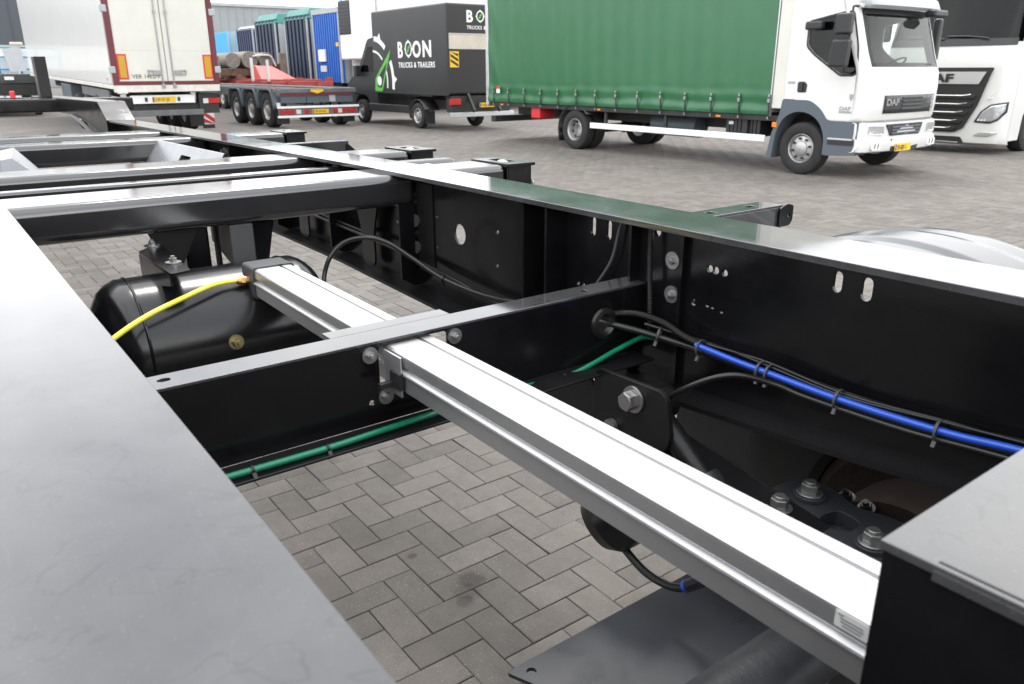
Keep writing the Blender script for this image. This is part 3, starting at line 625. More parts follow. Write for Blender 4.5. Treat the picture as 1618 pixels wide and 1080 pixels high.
hose('black_hose', [(-1.15, 1.2, .74), (-1.129, 1.2, .794), (-1.073, 1.2, .877), (-.99, 1.21, .950), (-.92, 1.25, .985), (-.86, 1.31, .968), (-.8, 1.327, .957), (-.6, 1.327, .961), (-.417, 1.33, .975), (0, 1.33, 1.0)], .0062, 'rubber')
q = hose('black_hose', [(-2.30, .975, .84), (-2.314, .98, .88), (-2.38, 1.0, .927), (-2.383, 1.03, .996), (-2.372, 1.08, 1.041), (-2.329, 1.14, 1.055), (-2.29, 1.2, 1.034), (-2.23, 1.25, .989), (-2.121, 1.30, .933), (-1.946, 1.33, .913), (-1.766, 1.33, .930), (-1.581, 1.31, .975), (-1.45, 1.28, .995), (-1.36, 1.25, 1.0)], .0078, 'rubber')
MB().cyl((-2.30, .975, .84), (-2.318, .983, .895), .0125, 12).build('hose_fitting', 'rubber', q)
hose('black_hose', [(-4.2, 1.335, 1.03), (-3.2, 1.335, .99), (-2.6, 1.335, .965), (-2.2, 1.335, .935), (-1.9, 1.335, .905), (-1.7, 1.335, .91), (-1.45, 1.31, .975)], .007, 'rubber')
hose('black_hose', [(-4.2, 1.335, 1.05), (-3.2, 1.34, 1.005), (-2.6, 1.34, .975), (-2.2, 1.345, .925), (-1.8, 1.345, .90), (-1.6, 1.34, .912)], .005, 'rubber')
tie((-2.121, 1.30, .933), (.5, .3, -.2), .011, q)
hose('grey_cable', [(-1.62, 1.30, .965), (-1.56, 1.33, .99), (-1.5, 1.345, .985), (-1.42, 1.34, .97)], .003, 'cap')

# axle, trailing arm, shock absorber, wheels ------------------------------------
AX, AZ = -.64, .53
ax = MB().cyl((AX, -.45, AZ), (AX, 1.9, AZ), .065, 24).build('axle', 'axle', tr)
arm = MB()
arm.hexa([(-1.12, 1.19, .735), (-.30, 1.19, .60), (-.30, 1.29, .60), (-1.12, 1.29, .735), (-1.12, 1.19, .80), (-.30, 1.19, .68), (-.30, 1.29, .68), (-1.12, 1.29, .80)])
ar = arm.build('trailing_arm', 'blackmat', tr, bevel=.012)
# hanger bracket with the big bolt
hg = MB().plate(rpoly([(-1.243, .925), (-1.02, .93), (-1.0, .82), (-1.06, .74), (-1.16, .72), (-1.243, .75)], .03), lambda u, v, w: (u, 1.165+w, v), .012, [])
hg.box(-1.243, -1.231, 1.178, 1.40, .74, .82)
hg = hg.build('axle_hanger', 'blackmat', tr, bevel=.003)
q = MB().cyl((-1.112, 1.164, .888), (-1.112, 1.158, .888), .031, 24); q.cyl((-1.112, 1.158, .888), (-1.112, 1.135, .888), .0225, 6); q.cyl((-1.112, 1.135, .888), (-1.112, 1.133, .888), .019, 20)
q.build('hanger_bolt', 'zinc', hg, bevel=.0015)
MB().cyl((-1.09, 1.166, .868), (-1.09, 1.25, .868), .036, 24).build('shock_eye', 'blackmat', hg)
MB().cyl((-1.175, 1.164, .80), (-1.175, 1.152, .80), .018, 18).build('hanger_bolt', 'zinc', hg)
sh = MB().cyl((-1.085, 1.2, .87), (-.905, 1.2, .735), .026, 22).build('shock_absorber', 'blackmat', tr)
MB().cyl((-.935, 1.2, .758), (-.74, 1.2, .612), .036, 24).build('shock_tube', 'axle', sh)
MB().lathe([(.036, 0), (.036, .001)], (-.9, 1.2, .73), (1, 0, -.75), 12).build('shock_seam', 'black', sh)
# axle clamp, four big bolts
cl = MB().plate(rpoly([(-.85, 1.24), (-.84, 1.40), (-.76, 1.42), (-.70, 1.385), (-.62, 1.41), (-.54, 1.39), (-.53, 1.28), (-.57, 1.225), (-.64, 1.22), (-.70, 1.255), (-.75, 1.20), (-.82, 1.195)], .03), lambda u, v, w: (u, v, .70+w), .036, [rpoly([(-.72, 1.285), (-.655, 1.275), (-.65, 1.34), (-.715, 1.35)], .025)])
BL = ((-.778, 1.245), (-.775, 1.345), (-.600, 1.278))
for x, y in BL: cl.cyl((x, y, .736), (x, y, .745), .032, 18)
cl = cl.build('axle_clamp', 'axle', tr, bevel=.012, seg=3)
MB().lathe([(.05, -.04), (.06, 0), (.05, .04)], (-.68, 1.31, .66), (1, 0, 0), 24).build('clamp_saddle', 'axle', cl)
for x, y in BL:
    q = MB().cyl((x, y, .745), (x, y, .749), .026, 20); q.cyl((x, y, .749), (x, y, .768), .0185, 6); q.cyl((x, y, .768), (x, y, .774), .0115, 14); q.build('clamp_bolt', 'zinc', cl, bevel=.0015)
for i, (x, y, z) in enumerate(((-.74, 1.43, .72), (-.70, 1.44, .71))): hexbolt(cl, (x, y, z), (0, -.4, 1), .012, .012, .018, 'blackmat')
# brake drum, air bag and wheels
MB().lathe([(.06, -.09), (.19, -.085), (.2, -.06), (.2, .1), (.16, .11)], (AX, 1.57, AZ), (0, 1, 0), 40).build('brake_drum', 'rust', tr)
MB().lathe([(.05, -.02), (.14, -.015), (.15, 0), (.14, .015)], (AX, 1.44, AZ), (0, 1, 0), 40).build('dust_shield', 'rust', tr)
wheel(tr, (AX, 1.78, AZ), .53, .32, 1, rm_='axle')
wheel(tr, (AX, -.34, AZ), .53, .32, -1, rm_='axle')
MB().plate([(-1.55, .83), (-1.484, .775), (-1.45, .742), (-1.42, .70), (-1.40, .62), (-2.1, .62), (-2.1, .83)], lambda u, v, w: (u, 1.37+w, v), .01).build('axle_bracket', 'blackmat', tr, smooth=0)
MB().lathe([(.05, 0), (.27, .004), (.292, .02)], (AX, 1.615, AZ), (0, 1, 0), 40).build('dark_wheel_backing', 'rust', tr)  # added dark disc, covers the lit back of the rim

MB().lathe([(.07, .14), (.115, .13), (.135, .09), (.115, .045), (.13, .0), (.115, -.05), (.08, -.06)], (-.2, 1.24, .74), (0, 0, 1), 32).build('air_bag', 'rubber', tr)
q = MB().lathe([(.001, -.10), (.06, -.095), (.078, -.07), (.08, -.01), (.085, 0), (.08, .01), (.078, .06), (.05, .08), (.001, .08)], (-1.02, 1.08, .70), (.35, .3, .4), 30); bc = q.build('brake_chamber', 'rubber', tr)
lh = hose('brake_hose', [(-1.05, 1.06, .66), (-1.04, 1.05, .625), (-1.008, 1.05, .605), (-.944, 1.05, .582), (-.874, 1.05, .588), (-.82, 1.05, .622), (-.79, 1.05, .66)], .0085, 'rubber')
MB().cyl((-.83, 1.05, .616), (-.80, 1.05, .645), .0125, 12).build('hose_fitting', 'rubber', lh)
MB().cyl((-.838, 1.05, .609), (-.832, 1.05, .615), .0128, 12).build('hose_ring', 'eublue', lh)
Bx('dark_gap_filler', 'dkgrey', tr, -1.50, -1.08, 1.76, 1.78, .2, 1.0, bevel=.01)  # added dark sheet, stands in for shade where a bright gap showed
# mudguard
gx, gz_, gr = -.86, .545, .66
def mg(u, v):
    y = 1.60+.40*u; a = R(155-130*v); lip = .0 if 0.08 < u < .92 else -.02; r = gr+lip+(.006 if .3 < u < .7 else 0)
    return (gx+r*math.cos(a), y, gz_+r*math.sin(a))
MB().grid(24, 48, mg).build('mudguard', 'plast', tr, smooth=60, solid=.006)
MB().grid(24, 48, lambda u, v: (mg(u, v)[0], mg(u, v)[1]-2.16, mg(u, v)[2])).build('mudguard', 'plast', tr, smooth=60, solid=.006)  # unseen near-side guard, added to block light onto the paving

# ---------------------------------------------------------------- cabs: rounded front skin lofted from a side profile
def front_skin(prof, y0, y1, rad, bow, ny=14):
    """prof: list of (x_front, z). returns fn(u, v) over the rounded front from side to side"""
    w = y1-y0
    plan = []                                   # (dx from front, y)
    for i in range(7):
        a = math.pi/2*i/6; plan.append((-rad+rad*math.sin(a), y0+rad-rad*math.cos(a)))
    k = ny-2
    for i in range(1, k):
        t = i/k; plan.append((bow*(1-(2*t-1)**2), y0+rad+(w-2*rad)*t))
    for i in range(6, -1, -1):
        a = math.pi/2*i/6; plan.append((-rad+rad*math.sin(a), y1-rad+rad*math.cos(a)))
    return plan
def loft(prof, plan, rows, cols):
    mb = MB(); m = len(plan)
    mb.v = [(x+dx, y, z) for x, z in prof for dx, y in plan]
    mb.f = [(j*m+i, j*m+i+1, (j+1)*m+i+1, (j+1)*m+i) for j in rows for i in cols]
    return mb

# ---------------------------------------------------------------- green curtain truck
GY0, GY1 = 11.16, 13.62
gt = thing('curtain_truck', 'white cabbed box truck with a green tarpaulin curtain side parked broadside', 'truck', (-10.5, 12.4, 0))
XB, XF = -15.94, -7.80
zc = .865
# curtain: gently billowing sheet with pressed folds along the bottom
def tarp(u, v):
    x = XB+.09+u*(XF-XB-.30); z = zc+.02+v*2.88
    w = .003*math.sin(x*7.1+.5*math.sin(z*2))+.002*math.sin(x*15.3+z*.9)+.012*math.sin(x*1.3)*v*(1-v)*2
    b = max(0, 1-v/.16); w += b*(.013*math.sin(v*75+.35*math.sin(x*3.1)+.3*math.sin(x*1.3))+.006*math.sin(x*9.5+v*20))
    if u < .06: w += .018*(1-u/.06)*math.sin((x*9+z*6))
    return (x, GY0-.004-w, z)
MB().grid(330, 74, tarp).build('curtain', 'tarp', gt, smooth=80)
Bx('load_box', 'whitebox', gt, XB+.03, XF-.24, GY0+.05, GY1-.03, zc+.06, 3.74)
Bx('roof_rail', 'aluflat', gt, XB, XF, GY0-.01, GY0+.05, 3.745, 3.86)
Bx('side_rail', 'frame', gt, XB+.02, XF-.02, GY0+.02, GY0+.10, zc-.075, zc+.012, bevel=.004)
Bx('rear_post', 'aluflat', gt, XB-.02, XB+.085, GY0-.012, GY0+.06, zc-.06, 3.85, bevel=.01)
Bx('rear_door', 'whitebox', gt, XB-.03, XB+.0, GY0+.065, GY1-.06, zc, 3.8)
bh = Bx('headboard', 'whitebox', gt, XF-.19, XF+.03, GY0-.012, GY1, zc+.12, 3.87, bevel=.02)
Bx('edge_trim', 'aluflat', bh, XF-.215, XF-.195, GY0-.02, GY0+.03, zc+.0, 3.84)
for i in range(14):
    x = XB+.32+i*.585; q = MB()
    q.hexa([(x-.013, GY0-.038, zc-.03), (x+.013, GY0-.038, zc-.03), (x+.013, GY0-.03, zc-.03), (x-.013, GY0-.03, zc-.03), (x-.013, GY0-.043, zc+.33), (x+.013, GY0-.043, zc+.33), (x+.013, GY0-.035, zc+.33), (x-.013, GY0-.035, zc+.33)])
    st = q.build('strap', 'dkgrey', gt); q = MB().box(x-.022, x+.022, GY0-.066, GY0-.044, zc+.21, zc+.27); q.box(x-.015, x+.015, GY0-.06, GY0-.044, zc+.29, zc+.335); q.box(x-.012, x+.012, GY0-.05, GY0-.03, zc-.05, zc-.01)
    q.build('buckle', 'zinc', st, bevel=.004, kind='stuff')
s_ = MB().plate([(0, 0), (.13, 0), (.13, .15), (0, .15)], fY(XB+.46, GY0-.05, zc+.22), .003).build('warning_sticker', 'text_white', gt)
MB().plate([(.0, .09), (.13, .09), (.13, .15), (0, .15)], fY(XB+.46, GY0-.0535, zc+.22), .002).build('red_band', 'redplastic', s_)
# chassis, wheels, guards
for y in (GY0+.75, GY1-.75): Bx('chassis_rail', 'frame', gt, XB+.3, -6.6, y-.04, y+.04, .58, .80)
q = MB()
for i in range(14): q.box(XB+.4+i*.58, XB+.45+i*.58, GY0+.1, GY1-.1, .80, .875)
q.build('cross_bearers', 'frame', gt)
RXW, FXW = -12.80, -7.40
for x, rr, d in ((RXW, .40, .14), (FXW, .40, .02)):
    rear = x < -10
    for y, o in ((GY0+.14, -1), (GY1-.14, 1)):
        wheel(gt, (x, y, rr), rr, .25, o, rim_r=.225, dish=.13 if rear else .03, nuts=8, hub=not rear)
        if rear: wheel(gt, (x, y-o*.30, rr), rr, .25, o, rim_r=.225, dish=.1, nuts=0)
    MB().cyl((x, GY0+.2, rr), (x, GY1-.2, rr), .09, 14).build('axle', 'frame', gt)
for x in (RXW,):
    for y in (GY0+.0, GY1-.58):
        MB().grid(1, 16, lambda u, v: (x+.5*math.cos(R(200-160*v)), y+.58*u, .40+.5*math.sin(R(200-160*v)))).build('rear_mudguard', 'dkgrey', gt, solid=.01)
    Bx('mud_flap', 'dkgrey', gt, x-.50, x-.485, GY0+.02, GY0+.56, .14, .42)
sg = Bx('side_guard', 'text_white', gt, -12.32, -8.08, GY0+.02, GY0+.05, .455, .565, bevel=.012)
for x in (-11.9, -10.3, -8.5): Bx('guard_post', 'frame', gt, x-.03, x+.03, GY0+.055, GY0+.1, .46, .80)
MB().box(-14.33, -14.02, GY0+.06, GY0+.5, .56, .82).build('red_toolbox', 'redplastic', gt, bevel=.04, seg=3)
Bx('tail_crossbeam', 'frame', gt, XB+.02, XB+.2, GY0+.1, GY1-.1, .42, .56, bevel=.01)
for x in (-15.35, -12.05, -9.05): Bx('side_marker', 'orange', gt, x-.05, x+.05, GY0+.0, GY0+.0185, zc-.055, zc-.02, bevel=.006)
MB().cyl((-9.9, GY0+.6, .58), (-11.0, GY0+.6, .58), .2, 24).build('fuel_tank', 'greypl', gt)
bt = MB().box(-8.95, -8.25, GY0+.12, GY0+.6, .52, .80)
for i in range(9): bt.box(-8.92+i*.078, -8.87+i*.078, GY0+.105, GY0+.1195, .54, .79)
bt.build('battery_box', 'dkgrey', gt)
Bx('lower_light', 'sticker', gt, -8.87, -8.78, GY0+.085, GY0+.104, .70, .75)
# cab
CY0, CY1 = 11.16, 13.27
prof = [(-6.42, .83), (-6.385, .90), (-6.375, 1.05), (-6.375, 1.30), (-6.39, 1.50), (-6.42, 1.60), (-6.42, 1.605), (-6.50, 1.80), (-6.60, 2.10), (-6.70, 2.40), (-6.705, 2.405), (-6.76, 2.56), (-6.86, 2.66), (-7.0, 2.71)]
plan = front_skin(prof, CY0, CY1, .20, .05); nc = len(plan)
cab = loft(prof, plan, [0, 1, 2, 3, 4, 5, 9, 10, 11, 12], range(nc-1))
m = nc; cab.f += [(j*m+i, j*m+i+1, (j+1)*m+i+1, (j+1)*m+i) for j in (6, 7, 8) for i in list(range(0, 4))+list(range(nc-5, nc-1))]
cb = cab.build('cab', 'white', gt, smooth=35, solid=.03)
ws = loft([(x+.004, z) for x, z in prof], plan, [6, 7, 8], range(4, nc-5)).build('windscreen', 'glass', gt, smooth=60)
# black band round the windscreen
q = loft([(x+.006, z) for x, z in ((-6.418, 1.555), (-6.448, 1.665))], plan, [0], range(4, nc-5)); q.build('screen_border', 'text_dark', ws)
q = loft([(x+.007, z) for x, z in ((-6.675, 2.33), (-6.705, 2.415))], plan, [0], range(4, nc-5)); q.build('screen_border', 'text_dark', ws)
for cols in ((4,), (nc-6,)):
    q = MB(); mm = len(plan); pr2 = [(x+.0065, z) for x, z in prof[6:11]]
    q = loft(pr2, plan, range(4), cols); q.build('screen_border', 'text_dark', ws)
# side walls with window openings
def xf(z):
    for (xa, za), (xb, zb_) in zip(prof, prof[1:]):
        if za <= z <= zb_: return xa+(xb-xa)*(z-za)/max(1e-6, zb_-za)
    return prof[-1][0]
edge = [(x-.20, z) for x, z in prof]
win = rpoly([(-7.45, 2.24), (-6.90, 2.345), (-6.765, 2.345), (-6.64, 1.90), (-6.60, 1.545), (-6.66, 1.50), (-6.84, 1.50), (-7.32, 1.80), (-7.45, 1.92)], .05)
# the door is its own leaf; a dark joint shows round it
door = rpoly([(-7.57, 1.10), (-7.57, 2.40), (-6.93, 2.52), (-6.86, 2.50), (-6.70, 2.05), (-6.60, 1.60), (-6.59, .855), (-6.99, .855), (-7.12, 1.00), (-7.26, 1.10)], [.02, .12, .05, .04, .1, .1, .03, .06, .1, .05])
side = [(-7.785, 1.14), (-7.785, 2.74), (-7.0, 2.71)]+list(reversed(edge))[1:]+[(-6.98, .85), (-7.12, 1.02), (-7.3, 1.13)]
for y, s in ((CY0, 1), (CY1, -1)):
    fn = (lambda y, s: lambda u, v, w: (u, y+s*w, v))(y, s)
    MB().plate(side, fn, .03, [door]).build('cab_side', 'white', gt, smooth=30)
    d = MB().plate([(u*.9975-.0176, v*.997+.005) for u, v in door], (lambda y, s: lambda u, v, w: (u, y+s*(w-.004), v))(y, s), .032, [win]).build('door', 'white', gt, smooth=30, bevel=.004)
    MB().plate(rpoly([(-7.45, 2.24), (-6.90, 2.345), (-6.765, 2.345), (-6.64, 1.90), (-6.60, 1.545), (-6.66, 1.50), (-6.84, 1.50), (-7.32, 1.80), (-7.45, 1.92)], .05), (lambda y, s: lambda u, v, w: (u, y+s*(w+.012), v))(y, s), .004).build('window', 'dkglass' if s > 0 else 'glass', d)
    rim_o = rpoly([(-7.475, 2.265), (-6.90, 2.37), (-6.745, 2.37), (-6.615, 1.90), (-6.575, 1.53), (-6.64, 1.475), (-6.86, 1.475), (-7.34, 1.78), (-7.475, 1.90)], .05)
    MB().plate(rim_o, (lambda y, s: lambda u, v, w: (u, y-s*(.0075-w), v))(y, s), .003, [win]).build('window_seal', 'text_dark', d)
    MB().plate(rpoly([(-7.54, 1.24), (-7.39, 1.24), (-7.38, 1.36), (-7.43, 1.40), (-7.54, 1.40)], .025), (lambda y, s: lambda u, v, w: (u, y-s*(w+.0045), v))(y, s), .003).build('door_handle', 'dkgrey', d)
    Bx('handle_bar', 'dkgrey', d, -7.535, -7.45, min(y-s*.03, y-s*.008), max(y-s*.03, y-s*.008), 1.255, 1.385, bevel=.006)
Bx('cab_floor', 'seat', gt, -7.78, -6.5, CY0+.04, CY1-.04, .95, 1.0)
MB().plate([(CY0+.03, 1.0), (CY1-.03, 1.0), (CY1-.03, 2.68), (CY0+.03, 2.68)], lambda u, v, w: (-7.78+w, u, v), .03, [rpoly([(CY0+.35, 1.75), (CY1-.35, 1.75), (CY1-.35, 2.3), (CY0+.35, 2.3)], .08)]).build('cab_back', 'white', gt)
Bx('cab_roof', 'white', gt, -7.785, -6.99, CY0+.01, CY1-.01, 2.68, 2.735, bevel=.02)
for y in (CY0+.55, CY1-.55):
    q = MB().box(-7.45, -7.0, y-.24, y+.24, 1.0, 1.38); q.hexa([(-7.55, y-.23, 1.35), (-7.38, y-.23, 1.35), (-7.38, y+.23, 1.35), (-7.55, y+.23, 1.35), (-7.66, y-.21, 1.98), (-7.54, y-.21, 1.98), (-7.54, y+.21, 1.98), (-7.66, y+.21, 1.98)])
    q.box(-7.64, -7.54, y-.12, y+.12, 2.0, 2.16); q.build('seat', 'seat', gt, bevel=.03)
MB().hexa([(-6.95, CY0+.06, 1.2), (-6.47, CY0+.1, 1.2), (-6.47, CY1-.1, 1.2), (-6.95, CY1-.06, 1.2), (-6.85, CY0+.06, 1.55), (-6.52, CY0+.1, 1.58), (-6.52, CY1-.1, 1.58), (-6.85, CY1-.06, 1.55)]).build('dashboard', 'seat', gt, bevel=.03)
sw = MB().lathe([(.205+.014*math.cos(2*math.pi*i/8), .014*math.sin(2*math.pi*i/8)) for i in range(8)], (-6.93, CY1-.55, 1.63), (-.55, 0, .83), 32, closed=True)
sw.cyl((-6.93, CY1-.55, 1.63), (-6.8, CY1-.55, 1.45), .03, 10); sw.obox((-6.93, CY1-.55, 1.63), (.0, .2, 0), (.012, 0, .009), (.006, 0, -.009)); sw.build('steering_wheel', 'dkgrey', gt)
# sun visor over the screen
q = loft([(-6.68, 2.46), (-6.60, 2.40), (-6.56, 2.44), (-6.62, 2.56), (-6.72, 2.62)], [(dx+.05, y) for dx, y in plan], range(4), range(2, nc-3)); v_ = q.build('sun_visor', 'ltgrey', gt, smooth=60, solid=.008)
for y in (CY0+.55, CY0+.62, CY1-.62, CY1-.5): MB().cyl((-6.58, y, 2.50), (-6.54, y, 2.50), .014, 10).build('marker_light', 'text_white', v_)
# mirrors on the near door
q = MB().box(-6.86, -6.62, CY0-.30, CY0-.18, 2.045, 2.33); q.build('mirror', 'dkgrey', gt, bevel=.035, seg=3)
q = MB().hexa([(-6.90, CY0-.32, 1.60), (-6.64, CY0-.30, 1.60), (-6.64, CY0-.16, 1.60), (-6.90, CY0-.16, 1.60), (-6.86, CY0-.33, 1.98), (-6.62, CY0-.31, 1.98), (-6.62, CY0-.16, 1.98), (-6.86, CY0-.16, 1.98)]); q.build('mirror', 'dkgrey', gt, bevel=.035, seg=3)
q = MB().tube([(-6.70, CY0-.01, 2.42), (-6.70, CY0-.12, 2.42), (-6.70, CY0-.14, 2.35), (-6.70, CY0-.145, 1.9), (-6.72, CY0-.14, 1.58), (-6.72, CY0-.10, 1.53), (-6.70, CY0-.01, 1.52)], .017, 8); q.build('mirror_arm', 'dkgrey', gt)
MB().box(-7.44, -7.16, CY0-.16, CY0-.05, 2.13, 2.25).build('kerb_mirror', 'dkgrey', gt, bevel=.03, seg=3)
MB().box(-6.72, -6.60, CY1+.10, CY1+.22, 1.70, 2.33).build('mirror', 'dkgrey', gt, bevel=.035, seg=3)
q = MB().box(-6.54, -6.37, CY0+1.55, CY0+1.95, 2.32, 2.42); q.build('front_mirror', 'dkgrey', gt, bevel=.03, seg=3)
# wipers
for y in (CY0+.55, CY0+1.1):
    MB().tube([(-6.385, y, 1.58), (-6.40, y+.3, 1.63), (-6.41, y+.62, 1.645)], .012, 6).build('wiper', 'text_dark', ws)
# dark grille with lettering, lower grille, bumper, lamps
XG = -6.298
def fcur(u): return -6.375+.05*(1-((u-1.055)/.855)**2)+.020
gp = MB().grid(24, 4, lambda u, v: (fcur(.39+1.46*u), CY0+.39+1.46*u, .955+.255*v)).build('front_grille', 'dkgrey', gt, solid=.008)
for z in (1.01, 1.065, 1.12, 1.17): Bx('grille_bar', 'dkgrey', gp, -6.31, -6.292, CY0+.84, CY0+1.42, z-.014, z+.014, bevel=.008)
text('DAF', .125, lambda u, v, w: (fcur(.43+u)+.006+w, CY0+.43+u, 1.07+v), 'chrome', gt, bold=.006, xs=1.35, t=.008)
text('LF', .11, lambda u, v, w: (fcur(1.62+u)+.006+w, CY0+1.62+u, 1.08+v), 'chrome', gt, bold=.004, t=.008, shear=.2)
q = MB()
for z in (.985, 1.045, 1.105, 1.165): q.plate(rpoly([(1.755, z-.024), (1.85, z-.024), (1.85, z+.024), (1.755, z+.024)], .008, 2), lambda u, v, w: (fcur(u)+.006+w, CY0+u, v), .004)
q.build('emblem_strip', 'lamp', gt)
bp = loft([(-6.40, .40), (-6.335, .42), (-6.31, .50), (-6.315, .585), (-6.345, .60), (-6.35, .605), (-6.34, .68), (-6.345, .815), (-6.40, .83)], [(dx*1.0, y) for dx, y in front_skin(prof, CY0-.01, CY1+.01, .17, .05)], range(8), range(nc-1)).build('bumper', 'white', gt, smooth=40, solid=.02)
MB().plate(rpoly([(.60, .63), (1.45, .63), (1.52, .80), (.47, .80)], .03), lambda u, v, w: (-6.305+w, CY0+u, v), .02).build('lower_grille', 'dkgrey', bp)
for z in (.665, .71, .755): Bx('grille_bar', 'greypl', bp, -6.284, -6.268, CY0+.62, CY0+1.42, z-.012, z+.012, bevel=.007)
MB().plate([(.66, .40), (1.40, .40), (1.46, .585), (.60, .585)], lambda u, v, w: (-6.278+w, CY0+u, v), .012).build('bumper_recess', 'text_dark', bp)
for a, b in ((.08, .42), (1.69, 2.03)):
    lp = MB().plate(rpoly([(a, .665), (b, .65), (b, .775), (a, .785)], .025), lambda u, v, w: (-6.338+w+.045*(1-((u-1.055)/1.055)**2)-max(0, abs(u-1.055)-.83)*.22, CY0+u, v), .02).build('headlight', 'lamp', bp)
    c = (a+b)/2; fl = MB().plate(rpoly([(c-.12, .44), (c+.12, .44), (c+.12, .55), (c-.12, .55)], .03), lambda u, v, w: (-6.300+w, CY0+u, v), .02).build('fog_lamp', 'text_white', bp)
    for k in (-.045, .045): MB().plate([(c+k-.02, .46), (c+k+.005, .46), (c+k+.02, .535), (c+k-.005, .535)], lambda u, v, w: (-6.2795+w, CY0+u, v), .003).build('lamp_slot', 'dkgrey', fl)
plate_sign(gt, fX(-6.255, CY0+.72, .40), .46, .11, '35-BJY-1')
# grey wheel-arch and step
arch = rpoly([(-8.0, .22), (-7.93, .62), (-7.82, .90), (-7.785, 1.13), (-7.30, 1.13), (-7.10, 1.01), (-6.97, .845), (-6.45, .845), (-6.46, .36), (-6.90, .33), (-6.99, .34), (-6.99, .60), (-7.10, .83), (-7.32, .955), (-7.56, .955), (-7.75, .85), (-7.86, .62), (-7.90, .22)], [.0, .05, .05, .02, .08, .1, .05, .02, .03, .04, .0, .1, .15, .15, .15, .15, .1, 0])
for y, s in ((CY0-.015, 1), (CY1+.015, -1)):
    MB().plate(arch, (lambda y, s: lambda u, v, w: (u, y+s*w, v))(y, s), .30).build('wheel_arch', 'greypl', gt, bevel=.02, seg=3)
Bx('step_plate', 'aluflat', gt, -6.92, -6.52, CY0-.03, CY0-.016, .575, .60)
Bx('step_recess', 'dkgrey', gt, -6.92, -6.50, CY0-.022, CY0-.0155, .50, .57)
Bx('side_marker', 'orange', gt, -7.93, -7.84, CY0-.03, CY0-.0155, .70, .78, bevel=.008)
text('DAF', .075, fY(-6.80, CY0-.006, 1.00), 'text_grey', gt, xs=1.3, t=.002, bold=.003)
MB().plate([(0, 0), (.20, 0), (.20, .03), (0, .03)], fY(-6.80, CY0-.006, .96), .002).build('badge_bar', 'text_grey', gt)
MB().plate([(-.03, .10), (-.03, .05), (0, 0), (.03, .05), (.03, .10)], fY(-6.63, CY0-.006, 1.13), .002).build('shield_badge', 'text_grey', gt)
MB().plate([(0, 0), (.13, 0), (.13, .035), (0, .035)], fY(-7.73, CY0-.002, 1.365), .002).build('badge_bar', 'text_grey', gt)

# ---------------------------------------------------------------- black box van with compass logo
VY0, VY1 = 11.76, 13.92
vn = thing('box_van', 'black box van with a white compass logo, parked left of the green truck', 'van', (-21.5, 12.8, 0))
VX0, VX1 = -22.83, -18.62
bxv = Bx('load_box', 'charcoal', vn, VX0, VX1, VY0, VY1, .96, 3.25, bevel=.05, seg=3)
Bx('lower_rail', 'dkgrey', vn, VX0, VX1, VY0-.006, VY0+.02, .935, .99, bevel=.004)
# rear: header, roller shutter half open, tail lift platform folded
XR = VX1+.003
MB().plate([(.06, 2.50), (2.10, 2.50), (2.10, 3.20), (.06, 3.20)], lambda u, v, w: (XR+w, VY0+u, v), .012).build('rear_header', 'text_dark', vn)
MB().plate([(.06, 2.12), (2.10, 2.12), (2.10, 2.49), (.06, 2.49)], lambda u, v, w: (XR+w, VY0+u, v), .006).build('shutter', 'cream', vn)
MB().plate([(.06, 1.02), (2.10, 1.02), (2.10, 2.11), (.06, 2.11)], lambda u, v, w: (XR+w, VY0+u, v), .012).build('tail_lift', 'text_dark', vn)
Bx('header_strip', 'aluflat', vn, XR, XR+.02, VY0+.06, VY0+2.1, 2.492, 2.51)
ws_ = MB().plate([(.08, 1.66), (.36, 1.66), (.36, 2.06), (.08, 2.06)], lambda u, v, w: (XR+.014+w, VY0+u, v), .006).build('hazard_sign', 'yplate', vn)
for k in range(3):
    z = 1.70+k*.13; MB().plate([(.10, z+.10), (.34, z-.03), (.34, z+.04), (.10, z+.17)], lambda u, v, w: (XR+.0205+w, VY0+u, min(v, 2.05)), .002).build('black_stripe', 'text_dark', ws_)
for y in (VY0-.0, VY1-.06): Bx('corner_post', 'dkgrey', vn, VX1-.04, XR+.02, y+.001, y+.058, .97, 3.22)
tb = Bx('tail_bumper', 'aluflat', vn, VX1+.02, VX1+.10, VY0+.02, VY1-.02, .38, .50, bevel=.008)
Bx('tail_lamp', 'red', vn, VX1-.02, VX1+.06, VY0+.05, VY0+.38, .70, .86, bevel=.01)
Bx('under_frame', 'frame', vn, VX1-.25, VX1+.015, VY0+.1, VY1-.1, .50, .93)
for y in (VY0+.65, VY1-.65): MB().obox((VX1+.14, y, .75), (.16, 0, -.22), (0, .035, 0), (.03, 0, .025)).build('lift_arm', 'dkgrey', vn)
plate_sign(vn, fX(VX1+.105, VY0+.95, .62), .5, .12, 'V-BX-047')
Bx('chassis_rail', 'frame', vn, -24.2, VX1-.1, VY0+.5, VY0+.6, .55, .8); Bx('chassis_rail', 'frame', vn, -24.2, VX1-.1, VY1-.6, VY1-.5, .55, .8)
for x in (-20.33, -23.88):
    for y, o in ((VY0+.13, -1), (VY1-.13, 1)): wheel(vn, (x, y, .355), .355, .22, o, rim_r=.21, dish=.06, nuts=5)
Bx('side_skirt', 'dkgrey', vn, -23.4, -20.85, VY0+.05, VY0+.12, .40, .62, bevel=.02)
MB().grid(1, 14, lambda u, v: (-20.33+.44*math.cos(R(190-170*v)), VY0+.02+.5*u, .36+.44*math.sin(R(190-170*v)))).build('wheel_guard', 'dkgrey', vn, solid=.012)
Bx('mud_flap', 'dkgrey', vn, -19.88, -19.86, VY0+.03, VY0+.33, .14, .5)
